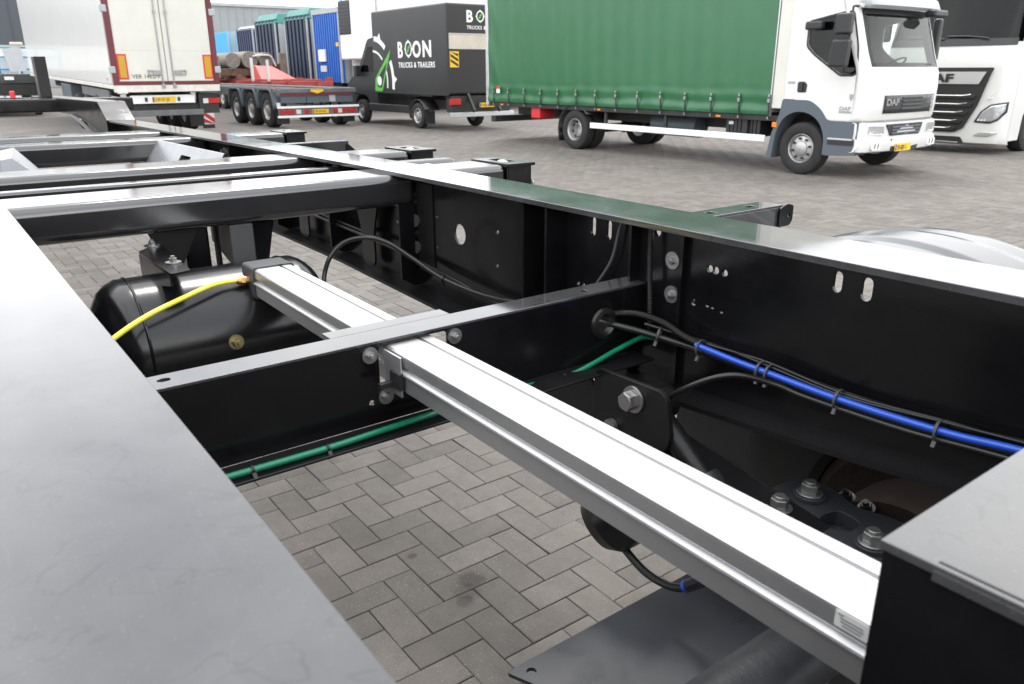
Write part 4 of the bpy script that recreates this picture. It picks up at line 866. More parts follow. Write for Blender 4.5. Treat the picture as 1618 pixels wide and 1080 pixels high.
# cab, facing away to the left
cp = rpoly([(-22.84, .45), (-22.84, 2.55), (-23.35, 2.50), (-24.05, 1.62), (-24.85, 1.22), (-25.05, .95), (-25.05, .42), (-24.38, .40), (-24.36, .72), (-24.1, .86), (-23.65, .86), (-23.42, .72), (-23.40, .42)], [0, .05, .12, .1, .1, .08, .08, .02, .1, .1, .1, .1, .02])
vw = rpoly([(-22.95, 1.55), (-22.95, 2.28), (-23.35, 2.28), (-23.93, 1.55)], .06)
cv = MB().plate(cp, lambda u, v, w: (u, VY0+.10+w, v), VY1-VY0-.2).build('cab', 'charcoal', vn, smooth=30, bevel=.04, seg=3)
MB().plate(vw, lambda u, v, w: (u, VY0+.093+w, v), .004).build('window', 'dkglass', cv)
MB().box(-23.98, -23.78, VY0-.14, VY0+.06, 1.42, 1.75).build('mirror', 'dkgrey', cv, bevel=.03)
# lettering and compass
def compass(cx, cz, r, fn, par):
    ring = []
    for i in range(48):
        a = 2*math.pi*i/48; k = abs(((a/(math.pi/2)+.5) % 1)-.5)*math.pi/2; rr = r*(1+.16*max(0, 1-k/.24)); ring.append((cx+rr*math.cos(a), cz+rr*math.sin(a)*1.12))
    MB().plate(ring, fn, .004, [circ(cx, cz, r*.78, 24, r*.78*1.12)]).build('logo_ring', 'text_white', par, smooth=0)
    MB().plate([(cx+r*.62, cz+r*.78), (cx+r*.16, cz-r*.22), (cx-r*.62, cz-r*.78), (cx-r*.16, cz+r*.22)], fn, .005, [circ(cx, cz, r*.13, 10)]).build('logo_needle', 'text_green', par, smooth=0)
fs = fY(0, VY0-.001, 0)
lz, lh = 1.945, .58
def ft(x, z): return lambda u, v, w: (x+u, VY0-.001-w, z+v)
text('B', lh, ft(-21.27, lz), 'text_white', vn, bold=.018, t=.004, xs=.92)
compass(-20.64, lz+.215, .19, fs, vn)
text('O', lh, ft(-20.42, lz), 'text_white', vn, bold=.018, t=.004, xs=1.0); text('N', lh, ft(-19.88, lz), 'text_white', vn, bold=.018, t=.004, xs=1.12)
text('TRUCKS & TRAILERS', .205, ft(-21.24, 1.665), 'text_white', vn, bold=.004, t=.004, xs=.93, spacing=1.18)
def ftr(y, z): return lambda u, v, w: (XR+.0125+w, VY0+y+u, z+v)
text('B', .40, ftr(.62, 2.80), 'text_white', vn, bold=.012, t=.003, xs=.95)
compass(1.075, 2.945, .125, lambda u, v, w: (XR+.0125+w, VY0+u, v), vn)
text('O', .40, ftr(1.23, 2.80), 'text_white', vn, bold=.012, t=.003); text('N', .40, ftr(1.61, 2.80), 'text_white', vn, bold=.012, t=.003, xs=1.1)
text('TRUCKS & TRAILERS', .125, ftr(.64, 2.62), 'text_white', vn, bold=.002, t=.003, xs=.95, spacing=1.15)
# large compass at the front lower corner of the box
CX, CZ = -22.83, 1.27
def arcp(r0, r1, a0, a1, n=14):
    o = [(CX+r1*math.cos(R(a0+(a1-a0)*i/n)), CZ+r1*math.sin(R(a0+(a1-a0)*i/n))) for i in range(n+1)]+[(CX+r0*math.cos(R(a1+(a0-a1)*i/n)), CZ+r0*math.sin(R(a1+(a0-a1)*i/n))) for i in range(n+1)]
    return [(max(VX0+.03, x), max(1.0, z)) for x, z in o]
def ring_point(ang, r, w):
    a = R(ang); t = R(ang+90); e = Vector((math.cos(a), math.sin(a))); f = Vector((math.cos(t), math.sin(t))); c = Vector((CX, CZ))
    return [tuple(c+e*r*1.0-f*w), tuple(c+e*(r+.17)), tuple(c+e*r+f*w)]
for a0, a1 in ((50, 84), (-10, 28)):
    MB().plate(arcp(1.16, 1.30, a0, a1), fs, .004).build('logo_arc', 'text_white', vn, smooth=0)
for a0, a1 in ((46, 88), (-12, 24)):
    MB().plate(arcp(.84, .90, a0, a1), fs, .004).build('logo_arc', 'text_white', vn, smooth=0)
MB().plate(ring_point(70, 1.285, .11), fs, .0035).build('logo_point', 'text_white', vn, smooth=0)
MB().plate(ring_point(3, 1.285, .11), fs, .0035).build('logo_point', 'text_white', vn, smooth=0)
nd = MB().plate([(-21.70, 2.16), (-22.72, 1.36), (-22.78, .995), (-22.31, .995)], fs, .004, [[(-21.93, 1.83), (-22.60, 1.36), (-22.62, 1.12), (-22.36, 1.08)]]); nd.build('logo_needle', 'text_green', vn, smooth=0)
MB().plate(circ(-22.47, 1.29, .135, 20), fs, .006).build('logo_hub', 'text_white', vn, smooth=0)

# ---------------------------------------------------------------- tractor unit on the right, facing us
tu = thing('tractor_unit', 'white heavy tractor cab with silver barred dark grille at the right edge', 'truck', (-8.0, 17.6, 0))
tu.rotation_euler = (0, 0, R(3.5))
ORG[tu] = Vector((0, 0, 0))
# local: x across (right side of picture +), y depth (front at -1.05), z up
def lf(prof, rad, bow, x0=-1.25, x1=1.25):
    pl = front_skin(prof, x0, x1, rad, bow); m = MB(); k = len(pl)
    m.v = [(y, -(p+dx), z) for p, z in prof for dx, y in pl]; return m, k
pf_ = [(.98, .18), (1.03, .22), (1.05, .32), (1.05, .60), (1.05, .84), (1.045, 1.0), (1.04, 1.58), (1.03, 1.98), (1.0, 2.04), (.98, 2.05), (.80, 2.6), (.62, 3.1), (.60, 3.12), (.45, 3.7), (.2, 3.95), (-.6, 4.0)]
mb, k = lf(pf_, .26, .06)
mb.f = [(j*k+i, j*k+i+1, (j+1)*k+i+1, (j+1)*k+i) for j in range(len(pf_)-1) if j not in (9, 10) for i in range(k-1)]
mb.f += [(j*k+i, j*k+i+1, (j+1)*k+i+1, (j+1)*k+i) for j in (9, 10) for i in (0, 1, k-3, k-2)]
tc_ = mb.build('cab', 'white', tu, smooth=35, solid=.02)
mb, k = lf(pf_, .26, .06); mb.v = [(x, y-.004, z) for x, y, z in mb.v]; mb.f = [(j*k+i, j*k+i+1, (j+1)*k+i+1, (j+1)*k+i) for j in (9, 10) for i in range(2, k-3)]
wsb = mb.build('windscreen', 'dkglass', tu, smooth=60)
mb, k = lf([(1.035, 1.99), (1.012, 2.05), (.985, 2.12)], .26, .065); mb.v = [(x, y-.012, z) for x, y, z in mb.v]; mb.f = [(j*k+i, j*k+i+1, (j+1)*k+i+1, (j+1)*k+i) for j in (0, 1) for i in range(3, k-4)]
mb.build('wiper_cowl', 'dkgrey', tu)
for x in (-.45, .35): MB().tube([(x+.35, -1.08, 2.12), (x, -1.05, 2.16), (x-.42, -1.02, 2.17)], .016, 6).build('wiper', 'text_dark', wsb)
for x in (-1.235, 1.205): 
    MB().plate([(-.80, .25), (-.80, 2.0), (-.72, 2.06), (-.55, 2.6), (-.36, 3.1), (-.2, 3.7), (.9, 4.0), (.9, .95), (.2, .95), (-.02, .88), (-.16, .7), (-.20, .25)], lambda u, v, w: (x+w, u, v), .03).build('cab_side', 'white', tu)
Bx('cab_back', 'seat', tu, -1.2, 1.2, .55, .6, .9, 3.6); Bx('dashboard', 'seat', tu, -1.1, 1.1, -.85, -.4, 1.6, 2.03, bevel=.05)
for x in (-.62, .62):
    q = MB().box(x-.26, x+.26, -.1, .4, 1.3, 1.85); q.box(x-.25, x+.25, .3, .45, 1.8, 2.6); q.build('seat', 'seat', tu, bevel=.05)
# grille: dark field tapering downward with chrome-tipped bars
gr_ = [(-.92, 1.60), (.92, 1.60), (.88, 1.50), (.74, .92), (.55, .48), (.40, .40), (-.40, .40), (-.55, .48), (-.74, .92), (-.88, 1.50)]
fg = lambda u, v, w: (u, -1.112-w-.035*(1-(u/1.0)**2), v)
gl = MB(); gl.plate(rpoly(gr_, .04), fg, .012); gl = gl.build('front_grille', 'text_dark', tu, smooth=0)
MB().plate([(-.84, 1.30), (.70, 1.30), (.80, 1.525), (-.84, 1.525)], lambda u, v, w: fg(u, v, w+.0125), .02).build('badge_panel', 'aluflat', gl, bevel=.006)
text('DAF', .215, lambda u, v, w: fg(-.38+u, 1.335+v, w+.033), 'text_dark', gl, bold=.008, xs=1.5, t=.006)
for i, (z, xe) in enumerate(((1.085, .60), (.93, .56), (.775, .50), (.62, .42), (.48, .33))):
    q = MB()
    for s in (-1, 1):
        pts = [(s*xe*t, fg(s*xe*t, z, .03)[1], z+.05*max(0, t-.75)**1*2) for t in (0, .25, .5, .7, .8, .9, 1.0)]
        q.tube(pts, .013, 6, 3)
    b = MB().plate([(-xe-.06, z-.055), (xe+.06, z-.055), (xe+.10, z+.02), (-xe-.10, z+.02)], lambda u, v, w: fg(u, v, w+.0125), .025).build('grille_bar', 'dkgrey', gl, bevel=.01)
    q.build('bar_trim', 'chrome', b)
for s in (-1, 1):
    def cu(u):
        e = max(0., abs(u)-.99); return -1.05-.06*max(0, 1-(abs(u)/.99)**2)+.26-math.sqrt(max(0, .26**2-e*e)) if e < .26 else -.8
    def itp(t, P):
        for (a, b), (c, d) in zip(P, P[1:]):
            if a <= t <= c: return b+(d-b)*(t-a)/(c-a)
        return P[-1][1]
    def lens(lo, hi, u0, u1, o): return lambda u, v: (s*(u0+(u1-u0)*u), cu(u0+(u1-u0)*u)-o, itp(u0+(u1-u0)*u, lo)*(1-v)+itp(u0+(u1-u0)*u, hi)*v)
    sr = MB().grid(20, 8, lens([(.72, .60), (1.0, .585), (1.12, .65), (1.22, .80)], [(.72, .62), (.80, .80), (.95, .935), (1.22, .985)], .72, 1.215, .026)).build('lamp_surround', 'dkgrey', tu, solid=.006)
    MB().grid(20, 8, lens([(.76, .625), (1.0, .615), (1.10, .67), (1.19, .82)], [(.76, .64), (.83, .79), (.96, .905), (1.19, .95)], .76, 1.19, .036)).build('headlight', 'lamp', tu, solid=.008)
    for k_ in (.80, .85, .90): MB().cyl((s*k_, cu(k_)-.045, .645), (s*k_, cu(k_)-.052, .645), .016, 10).build('lamp_dot', 'text_white', tu)
    MB().grid(14, 4, lens([(.76, .345), (1.0, .345), (1.14, .40)], [(.76, .365), (.85, .43), (1.14, .43)], .76, 1.13, .028)).build('fog_lamp', 'lamp', tu, solid=.006)
    MB().plate(rpoly([(s*.86, 1.02), (s*1.23, 1.10), (s*1.245, 1.62), (s*1.14, 1.62), (s*1.06, 1.22)], .04), lambda u, v, w: (u, -1.075-w+max(0, abs(u)-.85)**2*1.6, v), .03).build('air_deflector', 'white', tu, bevel=.012)
    q = MB().box(s*1.25-.0, s*1.25+s*.24, -1.0, -.82, 2.1, 2.95) if s > 0 else MB().box(-1.49, -1.25, -1.0, -.82, 2.1, 2.95); q.build('mirror', 'dkgrey', tu, bevel=.05)
q = MB().plate(rpoly([(-.6, .20), (.6, .20), (.52, .32), (-.52, .32)], .03), lambda u, v, w: (u, -1.115-w, v), .012); q.build('bumper_recess', 'text_dark', tu)
MB().tube([(-.5, -1.14, .21), (-.2, -1.145, .215), (.2, -1.145, .215), (.5, -1.14, .21)], .015, 6).build('tow_bar', 'chrome', tu)
for x, o in ((-1.1, -1), (1.1, 1)):
    wheel(tu, (x, .35, .5), .5, .3, o, axis=(1, 0, 0)); wheel(tu, (x, 4.0, .5), .5, .3, o, axis=(1, 0, 0))
Bx('chassis_rail', 'frame', tu, -.5, .5, .3, 4.8, .6, .95)
Bx('engine_bay', 'dkgrey', tu, -1.0, 1.0, -.6, .8, .35, 1.2)

# ---------------------------------------------------------------- low grey container trailer with three axles
fl = thing('flatbed_trailer', 'empty grey skeletal trailer with three axles and a white tail bar full of lamps', 'trailer', (-27, 9.8, 0))
FY0, FY1, FX = 8.58, 11.08, -22.75
for y in (9.15, 10.45): Bx('main_beam', 'greytrl', fl, -35.5, FX-.05, y-.07, y+.07, .82, 1.12, bevel=.01)
q = Bx('rear_bolster', 'greytrl', fl, FX-.25, FX, FY0, FY1, .98, 1.10, bevel=.012)
for y, x0 in ((FY0+.03, -35.5), (FY1-.1, -35.5)): Bx('side_rail', 'greytrl', fl, x0, FX-.252, y, y+.07, 1.04, 1.11, bevel=.008)
for x in (-35.3, -31.5, -29.5): Bx('cross_beam', 'greytrl', fl, x-.1, x+.1, FY0+.105, FY1-.105, .96, 1.09)
Bx('maroon_strip', 'maroon', fl, FX-.02, FX+.004, FY0+.12, FY1-.12, .91, .975)
for a, b in ((FY0+.14, FY0+.9), (FY0+.93, FY0+1.62), (FY0+1.85, FY1-.12)): Bx('rear_panel', 'greypl', fl, FX-.06, FX-.03, a, b, .70, .975)
Bx('rear_panel', 'ltgrey', fl, FX-.055, FX-.025, FY0+1.64, FY0+1.83, .72, .96, label='pale grey rear panel')
MB().plate(rpoly([(1.05, 1.07), (1.05, 1.02), (1.25, .955), (1.45, 1.02), (1.45, 1.07)], .01), lambda u, v, w: (FX+.006+w, FY0+u, v), .008).build('yellow_emblem', 'yplate', fl)
tb = Bx('tail_bar', 'text_white', fl, FX+.06, FX+.10, FY0-.03, FY1+.03, .56, .62, bevel=.006)
Bx('tail_bar', 'text_white', fl, FX+.06, FX+.10, FY0-.03, FY1+.03, .30, .36, bevel=.006)
Bx('lamp_board', 'greytrl', fl, FX+.05, FX+.07, FY0+.0, FY1, .36, .56)
for ys in ((.06, .22, .38), (1.98, 2.14, 2.30)):
    for i, y in enumerate(ys): MB().cyl((FX+.07, FY0+y+.05, .46), (FX+.10, FY0+y+.05, .46), .07, 16).build('tail_lamp', 'orange' if i == 1 and False else 'red', fl)
for y in (.86, 1.76): MB().cyl((FX+.07, FY0+y, .46), (FX+.10, FY0+y, .46), .075, 16).build('tail_lamp', 'red', fl)
for y in (.60, 1.90): Bx('reverse_lamp', 'sticker', fl, FX+.07, FX+.095, FY0+y-.07, FY0+y+.07, .40, .52)
plate_sign(fl, fX(FX+.072, FY0+1.02, .40), .52, .12, 'OP-07-KG')
for i in range(3):
    x = -23.62-1.36*i
    for y, o in ((FY0+.18, -1), (FY1-.18, 1)):
        wheel(fl, (x, y, .5), .5, .36, o, rim_r=.29, dish=.10, nuts=8)
        y0 = y-.21
        MB().grid(2, 22, lambda u, v: (x+.62*math.cos(R(178-176*v))*(1.02 if .2 < v < .8 else 1), y0+.42*u, .50+.57*min(1, math.sin(R(178-176*v))*1.25))).build('mudguard', 'greypl', fl, solid=.012)
        Bx('guard_side', 'greypl', fl, x-.64, x-.52, y0+.006, y0+.02, .62, 1.02) if o < 0 else None
    MB().cyl((x, FY0+.3, .5), (x, FY1-.3, .5), .07, 12).build('axle', 'frame', fl)
for x in (-22.9,): 
    for y in (FY0+.02, FY1-.4): Bx('mud_flap', 'dkgrey', fl, x-.015, x, y, y+.38, .12, .62)
Bx('side_lamp', 'amber', fl, FX-.16, FX-.06, FY0-.012, FY0-.001, 1.02, 1.06)
Bx('marker_lamp', 'sticker', fl, FX-.05, FX+.02, FY0+.0, FY0+.1, .62, .72)
for x in (-31.8, -32.0): Bx('landing_leg', 'frame', fl, x-.05, x+.05, 9.0, 9.1, .05, .9) if x < -31.9 else Bx('landing_leg', 'frame', fl, x-.05, x+.05, 10.5, 10.6, .05, .9)

# ---------------------------------------------------------------- white refrigerated trailer on the left, seen from behind
rf = thing('refrigerated_trailer', 'white box trailer seen from behind, maroon door frame, yellow plate between two doors', 'trailer', (-21.6, 5.42, 0))
rf.rotation_euler = (0, R(1.2), R(.8)); ORG[rf] = Vector((0, 0, 0))
# local: x forward = -X world; keep x as depth with rear at 0, body to -13
HW = 1.25
Bx('load_box', 'white', rf, -13.4, -.06, -HW, HW, 1.27, 4.0, bevel=.03)
Bx('lower_rail', 'wornwhite', rf, -13.4, -.02, -HW-.008, HW+.008, 1.17, 1.265, bevel=.008)
fr = MB().plate([(-HW-.01, 1.27), (HW+.01, 1.27), (HW+.01, 4.02), (-HW-.01, 4.02)], lambda u, v, w: (-.055+w, u, v), .07, [[(-HW+.12, 1.345), (HW-.12, 1.345), (HW-.12, 3.9), (-HW+.12, 3.9)]]).build('door_frame', 'maroon', rf, smooth=0)
Bx('corner_trim', 'aluflat', fr, -.12, -.056, -HW-.02, -HW-.0105, 1.27, 4.0)
for y0, y1 in ((-HW+.125, -.012), (.012, HW-.125)):
    d = Bx('rear_door', 'whitebox', rf, -.05, -.005, y0, y1, 1.35, 3.9, bevel=.012)
    s = 1 if y0 > 0 else -1
    Bx('lock_rod', 'zinc', d, -.004, .022, s*.13-.014, s*.13+.014, 1.2, 3.9, bevel=.008)
    Bx('rod_keeper', 'zinc', d, -.004, .03, s*.13-.03, s*.13+.03, 2.9, 2.98); Bx('rod_keeper', 'zinc', d, -.004, .03, s*.13-.045, s*.13+.045, 1.18, 1.29)
    hb = MB().plate(rpoly([(s*.12, 1.50), (s*.44, 1.50), (s*.46, 1.62), (s*.12, 1.60)], .02), lambda u, v, w: (-.004+w, u, v), .03, [rpoly([(s*.34, 1.52), (s*.43, 1.52), (s*.43, 1.59), (s*.34, 1.59)], .01)]); hb.build('door_handle', 'zinc', d)
    y = s*(HW-.24); rp = MB().plate([(y-.11, 1.40), (y+.11, 1.40), (y+.11, 1.98), (y-.11, 1.98)], lambda u, v, w: (-.004+w, u, v), .008).build('reflector_plate', 'redplastic', d)
    MB().plate([(y-.075, 1.44), (y+.075, 1.44), (y+.075, 1.94), (y-.075, 1.94)], lambda u, v, w: (.0045+w, u, v), .004).build('amber_field', 'amber', rp)
    for z in (1.62, 2.98): MB().box(-.03, .035, s*(HW-.0)-.075, s*(HW-.0)+.075, z-.08, z+.08).build('hinge', 'ltgrey', d, bevel=.02)
q = MB()
for i in range(24): y = -HW+.25+i*.1; q.box(-.0045, -.003, y, y+.07, 2.06, 2.066) if abs(y) > .16 and abs(y+.07) > .16 else None
q.build('stitch_line', 'text_grey', rf)
text('VER 14ES/V', .135, lambda u, v, w: (-.004+w, -HW+.42+u, 1.42+v), 'text_dark', rf, t=.003)
text('TPL', .09, lambda u, v, w: (-.75+u, -HW-.002-w, 1.36+v), 'text_grey', rf, t=.003)
Bx('sill_beam', 'wornwhite', rf, -.16, .02, -HW, HW, 1.10, 1.262, bevel=.01)
pb = Bx('plate_board', 'text_white', rf, -.14, -.10, -.92, .62, .82, 1.02, bevel=.01)
plate_sign(rf, lambda u, v, w: (-.098+w, -.42+u, .85+v), .56, .13, 'OP-07-JK')
for y in (-.56, .22): Bx('lamp_block', 'dkgrey', rf, -.10, -.07, y-.03, y+.03, .87, .97, bevel=.01)
Bx('underrun_bar', 'greytrl', rf, -.2, -.06, -1.1, .8, .52, .66, bevel=.015); Bx('lift_platform', 'frame', rf, -.9, -.21, -1.1, .8, .60, .80, bevel=.01)
Bx('chassis_rail', 'frame', rf, -13, -.2, -.55, -.42, .85, 1.165); Bx('chassis_rail', 'frame', rf, -13, -.2, .42, .55, .85, 1.165)
Bx('lamp_carrier', 'frame', rf, -.35, -.12, .72, 1.22, .55, 1.05); Bx('tail_lamp', 'red', rf, -.118, -.09, .95, 1.25, .80, .92, bevel=.01); Bx('tail_lamp', 'sticker', rf, -.118, -.09, .82, .945, .80, .92)
for x in (-2.5, -3.8, -5.1):
    for y, o in ((-1.1, -1), (1.1, 1)): wheel(rf, (x, y, .5+.021*x), .5, .34, o, rim_r=.29)
    MB().cyl((x, -1, .5), (x, 1, .5), .07, 10).build('axle', 'frame', rf)
Bx('side_locker', 'greypl', rf, -7.5, -6.0, -HW+.02, -HW+.6, .55, 1.1, bevel=.02); Bx('side_locker', 'greytrl', rf, -4.4, -1.0, -HW+.05, -HW+.09, .9, 1.12); Bx('mud_flap', 'dkgrey', rf, -1.75, -1.73, .9, 1.28, .1, .5)
rb = thing('warning_board', 'small red and white striped board standing low behind the white trailer', 'sign', (-24.6, 7.15, 0))
w0 = Bx('board', 'text_white', rb, -24.61, -24.59, 6.98, 7.34, .10, .52, bevel=.006)
for k in (0, .24): MB().plate([(0, .30-k), (.36, .02-k), (.36, .16-k), (0, .44-k)], lambda u, v, w: (-24.589+w, 6.98+u, min(.515, max(.105, .10+v))), .003).build('red_stripe', 'redplastic', w0)
Bx('foot', 'dkgrey', rb, -24.7, -24.5, 7.0, 7.3, 0.0, .099, bevel=.01)

# ---------------------------------------------------------------- row of parked trailers, noses towards the aisle
def curtain_trailer(x0, x1, y0, ztop, face, roof, sidem, label, ribs=9, name='curtain_trailer', rooft=.45, ln=13, zb_=1.2):
    t = thing(name, label, 'trailer', ((x0+x1)/2, y0+6, 0), 'trailers parked in a row with their noses to the aisle')
    b = Bx('load_box', sidem, t, x0+.04, x1-.02, y0+.12, y0+ln, zb_, ztop-rooft, bevel=.02)
    f = Bx('headboard', face, t, x0, x1, y0+.02, y0+.119, zb_-.1, ztop-rooft*.6)
    q = MB(); w = (x1-x0)/ribs
    for i in range(ribs): q.box(x0+i*w+.02, x0+(i+.62)*w, y0-.03, y0+.0195, zb_-.08, ztop-rooft*.6-.02)
    q.build('headboard_ribs', face, f, bevel=.008)
    if roof:
        r = MB().hexa([(x0-.03, y0-.05, ztop-rooft), (x1+.03, y0-.05, ztop-rooft), (x1+.03, y0+ln, ztop-rooft), (x0-.03, y0+ln, ztop-rooft), (x0+.08, y0+.22, ztop), (x1-.08, y0+.22, ztop), (x1-.08, y0+ln, ztop), (x0+.08, y0+ln, ztop)]); r.build('roof_cover', roof, t, bevel=.03)
    for x in (x0+.0, x1-.09): Bx('corner_post', 'ltgrey', t, x, x+.085, y0-.045, y0+.35, zb_-.1, ztop-rooft-.005)
    Bx('chassis_frame', 'frame', t, x0+.6, x1-.6, y0+.2, y0+ln-.3, .8, zb_-.105)
    for x in (x0+.55, x1-.62): Bx('landing_leg', 'frame', t, x, x+.1, y0+2.2, y0+2.3, .05, .8)
    Bx('air_couplings', 'redpaint', t, x0+.9, x1-.9, y0-.05, y0-.031, zb_-.05, zb_+.12)
    for i in range(3):
        for x, o in ((x0+.2, -1), (x1-.2, 1)): MB().lathe([(.28, -.15), (.45, -.17), (.5, -.12), (.5, .12), (.45, .17), (.28, .15), (.001, .08)], (x, y0+8+1.31*i, .5), (o, 0, 0), 20).build('wheel', 'tyre', t)
    return t
b = curtain_trailer(-34.55, -31.9, 15.0, 4.05, 'blue', None, 'ltgrey', 'bright blue ribbed trailer front with a white box on it, nearest of the blue fronts', 12, rooft=.06)
Bx('top_cap', 'ltgrey', b, -34.57, -31.88, 14.95, 15.3, 3.86, 4.06); q = Bx('switch_box', 'text_white', b, -33.95, -33.3, 14.86, 14.965, 1.95, 2.45, bevel=.03); Bx('label_patch', 'yplate', b, -32.3, -32.05, 14.955, 14.968, 2.55, 2.7)
Bx('stripe_field', 'sticker', b, -34.0, -33.4, 14.955, 14.968, 1.55, 1.8)
curtain_trailer(-37.75, -35.15, 15.0, 4.22, 'dnavy', 'teal', 'ltgrey', 'dark navy trailer front under a teal green roof sheet, beside the bright blue front', 6)
curtain_trailer(-41.7, -38.95, 15.0, 4.2, 'dnavy', 'teal', 'ltgrey', 'dark navy trailer front under a teal green roof sheet, second from the bright blue front', 6)
curtain_trailer(-45.8, -43.2, 15.4, 3.85, 'navy', 'ltgrey', 'navy', 'plain navy trailer front under a pale grey roof, left of the teal roofed fronts', 8, rooft=.2)
curtain_trailer(-50.4, -47.8, 15.6, 3.75, 'ltblue', None, 'ltblue', 'light blue trailer body at the far end of the row', 10, rooft=.05)
fr_ = thing('refrigerated_trailer', 'white trailer nose with a dark cooling unit, between the blue fronts and the black van', 'trailer', (-30.4, 21, 0), 'trailers parked in a row with their noses to the aisle')
Bx('load_box', 'white', fr_, -31.6, -29.0, 15.3, 28, 1.25, 4.35, bevel=.03)
cu = Bx('cooling_unit', 'text_white', fr_, -31.45, -29.15, 14.75, 15.295, 2.0, 4.3, bevel=.08)
q = MB().plate(rpoly([(-31.40, 2.95), (-30.35, 2.95), (-30.35, 4.2), (-31.40, 4.2)], .03), lambda u, v, w: (u, 14.748-w, v), .01); gq = q.build('intake_grille', 'dkgrey', cu)
q = MB()
for i in range(9): q.box(-31.36, -30.39, 14.722, 14.7375, 3.0+i*.13, 3.06+i*.13)
q.build('grille_slats', 'text_dark', gq)
Bx('name_patch', 'ltblue', cu, -31.2, -31.0, 14.735, 14.747, 4.215, 4.27); Bx('chassis_frame', 'frame', fr_, -31.2, -29.4, 15.4, 27.5, .75, 1.245); Bx('battery_box', 'dkgrey', fr_, -31.4, -30.2, 15.5, 16.4, .5, 1.24)
for i in range(3):
    for x, o in ((-31.4, -1), (-29.2, 1)): wheel(fr_, (x, 23.5+1.31*i, .5), .5, .34, o, axis=(1, 0, 0), nuts=0)

# ---------------------------------------------------------------- red chassis loaded with dusty rolls, in front of the row
rd = thing('red_chassis_trailer', 'faded red trailer chassis standing behind the empty grey trailer', 'trailer', (-35, 12.6, 0))
for y in (12.0, 13.2): Bx('main_beam', 'redpaint', rd, -41, -30.2, y-.08, y+.08, .95, 1.28, bevel=.012)
for x in (-40.5, -37.5, -34.5, -31.6, -30.4): Bx('cross_beam', 'redpaint', rd, x-.12, x+.12, 11.4, 13.8, 1.02, 1.20, bevel=.01)
MB().hexa([(-35.4, 12.35, 1.21), (-33.6, 12.15, 1.21), (-33.6, 13.75, 1.21), (-35.4, 13.35, 1.21), (-35.3, 12.4, 1.82), (-34.9, 12.4, 1.78), (-34.9, 13.2, 1.74), (-35.3, 13.25, 1.8)]).build('neck_plate', 'pinkred', rd, bevel=.01, label='bright red sloping neck plate')
MB().hexa([(-39.2, 11.9, 1.21), (-36.9, 11.9, 1.21), (-36.9, 13.3, 1.21), (-39.2, 13.3, 1.21), (-37.6, 11.95, 1.55), (-36.9, 11.95, 1.55), (-36.9, 13.3, 1.55), (-37.6, 13.3, 1.55)]).build('side_wing', 'redpaint', rd, bevel=.01)
Bx('stop_post', 'aluflat', rd, -31.5, -31.42, 11.6, 11.68, 1.2, 2.0); Bx('stop_post', 'aluflat', rd, -33.6, -33.5, 11.7, 11.8, 1.2, 2.1)
for x in (-38.2, -36.9, -33.0):
    for y, o in ((11.6, -1), (13.6, 1)): wheel(rd, (x, y, .48), .48, .3, o, nuts=0)
bn = thing('rusty_bunk', 'rusty brown steel bunk carrying grey rolls on the red chassis', 'rack', (-37, 12.4, 1.3))
q = MB()
for y in (11.2, 14.0): q.box(-37.8, -36.2, y-.06, y+.06, 1.29, 1.9)
q.box(-37.7, -37.6, 11.261, 13.939, 1.4, 1.68); q.box(-36.3, -36.2, 11.261, 13.939, 1.4, 1.68); q.build('bunk_frame', 'rust2', bn, bevel=.01)
for y in (11.1, 14.1): Bx('upright', 'brown', bn, -36.19, -36.05, y-.15, y+.15, 1.3, 2.35 if y > 12 else 2.2, bevel=.02)
for i, (y, r, lb) in enumerate(((11.85, .33, 'dusty grey roll lying leftmost in the rusty bunk'), (12.6, .36, 'dusty grey roll lying in the middle of the rusty bunk'), (13.35, .34, 'dusty grey roll lying rightmost in the rusty bunk'))):
    b = MB().cyl((-37.9, y, 1.69+r), (-36.1, y, 1.69+r), r, 20).build('roll', 'roll', None, bevel=.03); b['label'] = lb; b['category'] = 'roll'; b['group'] = 'rolls lying in the rusty bunk'
ss = MB()
for x in (-36.02, -35.94): ss.tube([(x, 12.7, 2.2), (x, 13.1, 2.25), (x, 13.5, 2.2), (x, 13.7, 1.8)], .03, 6)
o = ss.build('bent_strap', 'wornwhite', bn)
q = MB(); random.seed(3)
for i in range(18):
    x = random.uniform(-39.5, -35.7); y = random.uniform(11.6, 13.9); a = random.uniform(.06, .3); b_ = random.uniform(.05, .22); h = random.uniform(.04, .13)
    t_ = random.uniform(-.6, .6); c_, s_2 = math.cos(t_), math.sin(t_)
    if not (-35.6 < x < -33.2 and 11.9 < y < 14.3): q.obox((x, y, 1.285+h), (a*c_, a*s_2, 0), (-b_*s_2, b_*c_, 0), (0, random.uniform(-.03, .03), h))
q.build('loose_scrap', 'brown', rd, kind='stuff')
mc = thing('machine_base', 'pale metal machine base left of the rusty bunk on the red chassis', 'machine', (-40.6, 12.5, 1.2))
Bx('base_frame', 'aluflat', mc, -41.2, -39.9, 12.0, 13.0, 1.29, 1.5); Bx('housing', 'ltgrey', mc, -40.6, -40.0, 12.1, 12.9, 1.501, 2.0, bevel=.05)
MB().cyl((-41.0, 12.0, 1.75), (-41.0, 13.0, 1.75), .24, 18).build('drum', 'wornwhite', mc)

